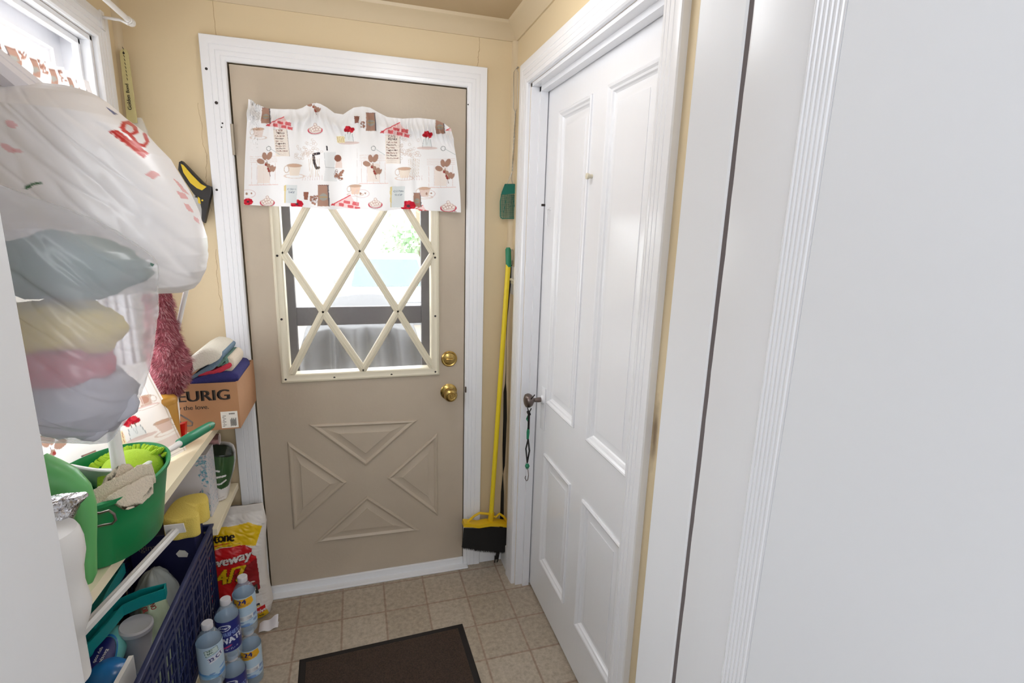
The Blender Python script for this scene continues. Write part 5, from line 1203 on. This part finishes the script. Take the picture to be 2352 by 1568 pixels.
for s, (aa, uu) in enumerate(((PI*.66, .36), (PI*.58, .34))):
    v, tr = text_tris('gentle' if s == 0 else 'dish soap'); b.add([on_bottle(aa-.2*y, uu+.055*x*(1.2 if s == 0 else .9), .0022) for x, y in v], [tuple(int(i) for i in q) for q in tr])
sub(b, 'label_print', 'paper', lb2, smooth=False)
# blue shiny container with a white strip
bl = thing('blue_container', 'shiny blue plastic container low in the near corner of the blue crate', 'container', P(262, 1560, z=.4))
c0 = P(250, 1560, z=.47); b = MB(); b.lathe([(0, ZB-c0.z), (.040, ZB-c0.z), (.050, -.10), (.052, -.02), (.048, .012), (.030, .034), (0, .04)], (min(c0.x, CX1-.07), c0.y, c0.z), n=36); b.build('container_body', 'blue_shiny', bl)
b = MB(); a0, a1 = P(301, 1505, z=.535), P(262, 1575, z=.535); dd = (a1-a0).normalized(); s = dd.cross(Vector((0, 0, 1))); b.prism([a0-s*.005, a0+s*.005, a1+s*.005, a1-s*.005], (0, 0, -.06)); b.build('white_strip', 'white_plastic', bl, smooth=False)
# pale lidded cup
pc = thing('plastic_cup', 'pale round plastic tub lid-up among the things in the blue crate', 'cup', P(312, 1440, z=.4)); c0 = P(312, 1438, z=.50)
b = MB(); b.lathe([(0, ZB-c0.z), (.026, ZB-c0.z), (.034, -.03), (.036, -.008), (.038, -.006), (.038, .004), (.034, .008), (.030, .006), (0, .007)], c0, (0.1, -.05, 1), n=36); b.build('cup_body', 'pale_plastic', pc)
# clear bag and printed pouch
def pillow(name, m, c0, a, bq, cz, label, cat, cols=None, seed=0, zlow=ZB, n=60):
    b = MB(); rs = []; zs = []
    for j in range(40):
        v = j/39; hgt = c0.z+cz-zlow; z = zlow+hgt*v; k = (math.sin(PI*(.5+.5*max(0, (v-.55)/.45)))**.5 if v < .995 else .02) if v > .55 else 1
        row = []
        for i in range(n):
            al = 2*PI*i/n; d = .008*noise.noise(Vector((math.cos(al)*2+seed, math.sin(al)*2, z*14)))+.006*abs(noise.noise(Vector((al*4, z*40, seed))))
            row.append(Vector((c0.x+(a*k+d)*math.cos(al), c0.y+(bq*k+d)*math.sin(al), z)))
        rs.append(row)
    b.rings(rs)
    return b
c0 = P(375, 1312, z=.48); c0.x = min(c0.x, CX1-.085); c0.y = -.538; b = pillow('x', None, c0, .062, .075, .06, '', '', seed=2); tag(b.build('clear_bag', 'bag_clear', angle=180), 'crinkly clear plastic bag behind the teal scoop in the blue crate', 'plastic bag')
c0 = P(352, 1398, z=.47); c0.x = min(c0.x, CX1-.062); pouch = thing('snack_pouch', 'pale green pouch with red lettering beneath the teal channel handle', 'pouch', (c0.x, c0.y, ZB)); b = pillow('x', None, c0, .040, .060, .05, '', '', seed=6)
cols = rgba((206, 222, 190), len(b.v)); b.build('pouch_body', 'label_print', pouch, cols=cols, angle=180)
b = MB(); od = P(336, 1372, z=.523); dr = (P(352, 1412, z=.523)-od).normalized(); up_ = Vector((0, 0, 1)).cross(dr)
for k, t_ in enumerate(('ADD NO', 'SALT OR')): flat_text(b, t_, od+up_*(-.018*k)+Vector((0, 0, .002)), dr, up_,   .017, .001, bold=.0008)
b.build('lettering', 'ink_red', pouch, smooth=False)

# ================================================================ LOWER SHELF: patterned box, leaf pouch, cloth roll
pb_ = MB(); x0, x1, y0, y1, z0, z1 = -.304, -.114, -.262, -.172, .531, .757
cF = Canvas(0, 0, 200, 228, 3, (232, 228, 232)); cS = Canvas(0, 0, 202, 228, 3, (232, 228, 232)); random.seed(8)
BL1, BL2 = (92, 172, 198), (150, 196, 212)
for i in range(190):
    e = random.random()
    if e < .4: x, y = random.uniform(178, 198), random.uniform(2, 226)
    elif e < .7: x, y = random.uniform(40, 198), random.uniform(2, 30)
    else: x, y = random.uniform(165, 198), random.uniform(5, 80)
    cF.ell(x, y, random.uniform(2.5, 6.5), random.uniform(1, 2.6), random.choice([BL1, BL2, (180, 186, 206)]), random.uniform(-.8, .8)+(1.3 if y > 40 else 0), .85)
for i in range(320): cS.ell(random.uniform(2, 200), random.uniform(2, 226), random.uniform(2.5, 6), random.uniform(1, 2.4), random.choice([BL1, BL2, (188, 190, 208)]), random.uniform(0, 3), .8)
cF.line([(160, 150), (172, 128), (166, 150), (178, 120)], 1.2, (90, 110, 170))
cols = []
def face(org, U, V, nu, nv, cv):
    org, U, V = Vector(org), Vector(U), Vector(V); pb_.grid(lambda u, v: org+U*u+V*v, nu, nv)
    if cv is None: cols.append(rgba((228, 224, 228), nu*nv))
    else:
        u, v = np.meshgrid(np.linspace(0, 1, nu), np.linspace(0, 1, nv)); cols.append(cv.sample(u.ravel()*(cv.w-1)/cv.k, (1-v.ravel())*(cv.h-1)/cv.k))
face((x0, y0, z0), (x1-x0, 0, 0), (0, 0, z1-z0), 180, 200, cF); face((x1, y0, z0), (0, y1-y0, 0), (0, 0, z1-z0), 120, 140, cS)
face((x0, y1, z0), (0, y0-y1, 0), (0, 0, z1-z0), 2, 2, None); face((x1, y1, z0), (x0-x1, 0, 0), (0, 0, z1-z0), 2, 2, None); face((x0, y0, z1), (x1-x0, 0, 0), (0, y1-y0, 0), 2, 2, None); face((x0, y1, z0), (x1-x0, 0, 0), (0, y0-y1, 0), 2, 2, None)
tag(pb_.build('patterned_box', 'pack_print', smooth=False, cols=np.concatenate(cols)), 'white carton with blue leaf border on the lower shelf under the board', 'box')

def leaf_pouch():
    cv = Canvas(455, 1010, 545, 1215, 5, (226, 222, 220)); c = cv
    c.poly([(455, 1010), (545, 1010), (545, 1060), (534, 1100), (527, 1112), (512, 1116), (498, 1108), (486, 1096), (455, 1060)], (58, 92, 54)); c.poly([(455, 1010), (545, 1010), (545, 1045), (490, 1040), (455, 1060)], (30, 44, 34))
    for a, w in (([(487, 1066), (496, 1072), (508, 1074)], 4), ([(486, 1083), (503, 1088), (521, 1085)], 4), ([(500, 1104), (512, 1103), (522, 1096)], 3.4)): c.line(a, w, (232, 230, 228))
    for i in range(5): c.line([(492+i*2, 1140+6*i), (518+i, 1134+6*i)], .9, (170, 150, 150) if i < 3 else (70, 70, 90))
    c.text('monstera leaf', 492, 1152, 0.1, (80, 80, 80))
    nu, nv = 90, 200; b = MB(); xs, ys = [], []; y0 = -.135; rs = []
    for j in range(nv):
        v = j/(nv-1); py = 1021+190*v; xr = pl([(1021, 512), (1023, 524), (1028, 532), (1040, 537), (1060, 538), (1085, 534), (1112, 526), (1160, 520), (1211, 516)], py); xl = pl([(1021, 480), (1030, 470), (1211, 468)], py)
        row = []
        for i in range(nu):
            u = i/(nu-1); a = PI*u; px = xl+(xr-xl)*(.5-.5*math.cos(a)); p = P(px, py, y=y0); p.y = y0-.030*math.sin(a)*min(1, v*9+.15)+.0025*noise.noise(Vector((px*.1, py*.06, 0))); p.z = max(p.z, .532); row.append(p); xs.append(px); ys.append(py)
        for i in range(nu-1, -1, -1): p = row[i].copy(); p.y = y0+.03; row.append(p); xs.append(460); ys.append(1210)
        rs.append(row)
    b.rings(rs); return b.build('leaf_pouch', 'gloss_print', cols=cv.sample(xs, ys), angle=60)
tag(leaf_pouch(), 'glossy package with a dark green split leaf print beside the patterned box', 'package')
ro = P(490, 1012, y=-.13); tr_ = MB(); cols = []
zs0 = P(500, 1022, y=-.135).z
for k in range(1): tr_.rings([[Vector((ro.x-.03+.05*j/11, -.13+.020*math.cos(2*PI*i/20), zs0+.022+.020*math.sin(2*PI*i/20)+.004*noise.noise(Vector((j*.4, i*.5, 1))))) for i in range(20)] for j in range(12)])
cc = [[(232, 224, 216), (120, 84, 80), (206, 160, 160), (226, 214, 208)][(i//5) % 4] for j in range(12) for i in range(20)]
tag(tr_.build('cloth_roll', 'label_print', cols=np.array([(*lin(c_), 1) for c_ in cc])), 'small rolled striped cloth on top of the green leaf package', 'cloth')

# ================================================================ SALT BAG
def salt():
    cv = Canvas(0, 0, 290, 470, 3.2, (226, 220, 214)); c = cv; YLW, RED_, MAR = (240, 198, 16), (206, 24, 30), (150, 18, 26)
    c.poly([(0, 70), (60, 62), (200, 66), (240, 60), (286, 84), (262, 152), (220, 140), (150, 136), (60, 150), (0, 160)], YLW)
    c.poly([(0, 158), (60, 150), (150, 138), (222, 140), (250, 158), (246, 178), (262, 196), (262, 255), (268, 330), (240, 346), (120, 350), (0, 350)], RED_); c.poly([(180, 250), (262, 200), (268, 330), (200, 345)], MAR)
    c.text('Stone', 104, 118, 52, (28, 18, 22), sx=.72, bold=2.2); c.line([(96, 132), (172, 124)], 3, RED_); c.line([(130, 136), (210, 132)], 1, (150, 110, 30))
    c.text('Driveway', 60, 214, 52, (40, 10, 14), rot=-.10, sx=.92, bold=3.4, skew=.25); c.text('Driveway', 60, 213, 52, (240, 234, 230), rot=-.10, sx=.92, bold=1.9, skew=.25)
    c.text('24/7', 84, 282, 82, (60, 10, 14), rot=-.06, sx=.95, bold=5.5, skew=.12); c.text('24/7', 84, 281, 82, YLW, rot=-.06, sx=.95, bold=3.2, skew=.12)
    c.text('safer for kids', 205, 300, 9, (236, 226, 220), rot=-.1, bold=.4); c.poly([(228, 318), (258, 306), (262, 352), (232, 362)], (60, 56, 52)); c.poly([(236, 322), (252, 316), (254, 330), (240, 336)], (220, 214, 206)); c.ell(246, 344, 7, 5, (160, 150, 140))
    c.poly([(0, 350), (240, 346), (270, 350), (276, 412), (0, 424)], (228, 224, 220)); c.text('Dual', 216, 384, 18, (30, 26, 30), rot=-.05, bold=1.2); c.text('Action', 208, 402, 20, (30, 26, 60), rot=-.05, bold=1.2); c.line([(206, 408), (264, 402)], 4, YLW)
    c.poly([(0, 424), (278, 408), (282, 436), (0, 452)], RED_); c.text('Fast Active', 178, 440, 24, (240, 236, 232), rot=-.05, bold=1.2, skew=.2); c.poly([(0, 452), (284, 436), (286, 470), (0, 470)], YLW); c.text('50 lb (22.67 kg)', 190, 460, 13, (50, 40, 20), rot=-.05, bold=.5)
    c.poly([(60, 58), (100, 40), (150, 50), (200, 44), (240, 60), (60, 66)], (206, 200, 196), .6)
    nu, nv = 170, 240; b = MB(); xs, ys = [], []; rs = []
    for j in range(nv):
        v = j/(nv-1); z = .462*(1-v)+.004; row = []
        yc = -.085-.015*v; hd = pl([(0, .006), (.06, .012), (.16, .035), (.35, .060), (.7, .075), (.93, .07), (1, .05)], v); xr = pl([(0, .012), (.16, .022), (.3, .014), (.6, .010), (.9, .024), (1, .012)], v)
        for i in range(nu):
            u = i/(nu-1); a = PI*u; x = -.272+(xr+.272)*(.5-.5*math.cos(a)); w = hd*math.sin(a)**.75
            f = .007*noise.noise(Vector((x*22, z*16, 1)))+.0035*abs(noise.noise(Vector((x*50+z*30, z*46, 4))))
            row.append(Vector((x, yc-w-f*min(1, w*30), z+.006*noise.noise(Vector((x*30, 0, 5)))*(v < .05)))); xs.append(290*(x+.272)/.284); ys.append(470*v)
        for i in range(nu-1, -1, -1):
            u = i/(nu-1); p = row[i].copy(); p.y = yc+.35*hd*math.sin(PI*u)**.7+.001; row.append(p); xs.append(5); ys.append(5)
        rs.append(row)
    b.rings(rs)
    t = thing('salt_bag', 'red and yellow driveway salt bag on the floor at the door casing', 'bag', (-.13, -.1, 0))
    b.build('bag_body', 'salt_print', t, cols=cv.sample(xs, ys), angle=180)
    b = MB(); e0 = P(603, 1440, z=.012); e1 = P(640, 1425, z=.012); b.grid(lambda u, v: Vector((e0.x-.012+(e1.x-e0.x+.012)*u, -.185+.010*u-.034*v, .004+.032*(1-v)*(.4+.6*u)+.004*math.sin(9*u))), 12, 8); b.grid(lambda u, v: Vector((e0.x-.012+(e1.x-e0.x+.012)*u, -.183+.010*u-.030*v, .001)), 12, 8); b.build('bag_corner', 'pack_white', t)
salt()

# ================================================================ WATER BOTTLES (two layers)
def label_canvas(kind):
    c = Canvas(0, 0, 200, 120, 4, (190, 214, 232)); random.seed(4)
    if kind == 'A':
        for i in range(26): c.ell(random.uniform(0, 200), 120-abs(random.gauss(0, 26)), random.uniform(8, 26), random.uniform(3, 9), random.choice([(70, 110, 190), (110, 156, 214), (52, 84, 170), (150, 190, 226)]), random.uniform(-.3, .3), .6)
        c.poly([(52, 6), (112, 2), (118, 26), (106, 34), (56, 42)], (236, 178, 44)); c.text('24', 68, 27, 27, (40, 44, 118), rot=-.12, bold=1.4); c.line([(62, 34), (104, 27)], 1.6, (60, 60, 110)); c.text('pk', 55, 28, 10, (40, 44, 118), bold=.4)
        c.poly([(66, 78), (112, 72), (112, 92), (68, 98)], (226, 230, 236)); [c.line([(70+i*3.2, 80), (70+i*3.2, 92)], 1.2, (60, 66, 90)) for i in range(12)]
    elif kind == 'B':
        c.poly([(30, 0), (150, 0), (160, 120), (24, 120)], (44, 50, 122)); c.ell(74, 24, 17, 11, (226, 230, 240), -.2, ring=2.4); c.text('Kroger', 61, 28, 10, (226, 230, 240), rot=-.15, bold=.4)
        c.text('PURIFIED', 50, 60, 23, (130, 150, 210), rot=-.12, bold=.7, sx=.8); c.text('WATER', 60, 88, 31, (222, 226, 238), rot=-.16, bold=1.2, sx=.8); c.ell(74, 100, 20, 3, (206, 60, 110), -.4, .8); c.text('16.9 FL OZ', 72, 112, 8, (200, 206, 230), rot=-.1)
    else:
        for i in range(20): c.ell(random.uniform(20, 190), 118-abs(random.gauss(0, 20)), random.uniform(8, 30), random.uniform(3, 10), random.choice([(40, 110, 190), (70, 140, 210), (120, 180, 222)]), random.uniform(-.3, .3), .65)
        c.poly([(70, 12), (104, 4), (108, 24), (74, 34)], (206, 224, 222)); c.line([(70, 12), (104, 4), (108, 24), (74, 34), (70, 12)], 1.2, (70, 110, 100)); c.text('NO', 78, 18, 9, (60, 100, 90), rot=-.22, bold=.4); c.text('BPA', 78, 27, 9, (60, 100, 90), rot=-.22, bold=.4)
        c.poly([(76, 40), (118, 28), (122, 48), (82, 62)], (224, 228, 240)); c.text('32 CT', 80, 56, 19, (40, 44, 118), rot=-.28, bold=.9, sx=.85)
    return c
def water_bottle(loc, kind, rz, label):
    t = thing('water_bottle', label, 'water bottle', loc, 'shrink-wrapped water bottles'); x, y, z = loc; h = .2
    b = MB(); b.lathe([(0, .004), (.018, .001), (.029, 0), (.033, .006), (.0335, .03), (.0325, .034), (.0335, .038), (.0335, .048), (.0325, .050), (.0325, .124), (.0335, .128), (.033, .138), (.028, .156), (.018, .172), (.0128, .178), (.0128, .186), (0, .186)], loc, n=32); b.build('bottle', 'clear_bottle', t, angle=60)
    b = MB(); b.lathe([(0, .182), (.0148, .182), (.0150, .185), (.0150, .197), (.0135, .199), (0, .199)], loc, n=24); b.build('bottle_cap', 'pale_plastic', t)
    c = label_canvas(kind); nu, nv = 130, 80; b = MB(); xs, ys = [], []
    def f(u, v): a = rz+(u-.5)*2*PI; return (x+.0337*math.cos(a), y+.0337*math.sin(a), z+.034+.106*v)
    b.grid(f, nu, nv)
    for j in range(nv):
        for i in range(nu): xs.append((i/(nu-1)-.5)*212*1.0+86); ys.append(120*(1-j/(nv-1)))
    b.build('bottle_label', 'label_print', t, cols=c.sample(xs, ys), angle=180)
a_ = P(556, 1322, z=.4); b_ = P(517, 1373, z=.4); dv = Vector((b_.x-a_.x, b_.y-a_.y, 0)); c_ = b_+dv*.95
face_cam = lambda p: math.atan2(CAM.y-p.y, CAM.x-p.x)
for p, k, nm in ((a_, 'A', 'with orange 24 print, rearmost'), (b_, 'B', 'with navy label, middle'), (c_, 'C', 'with white 32 CT box, nearest')):
    p = Vector((max(p.x, -.066), p.y, 0)); r = face_cam(p)-(.1 if k == 'A' else .0)
    water_bottle((p.x, p.y, .2002), k, r, 'clear water bottle %s of the upper layer by the crate' % nm)
    water_bottle((p.x+.004, p.y, 0.0), k if k != 'C' else 'B', r, 'lower water bottle on the floor under the one %s' % {'A': 'with orange 24 print', 'B': 'with the navy label', 'C': 'with the 32 CT box'}[k])
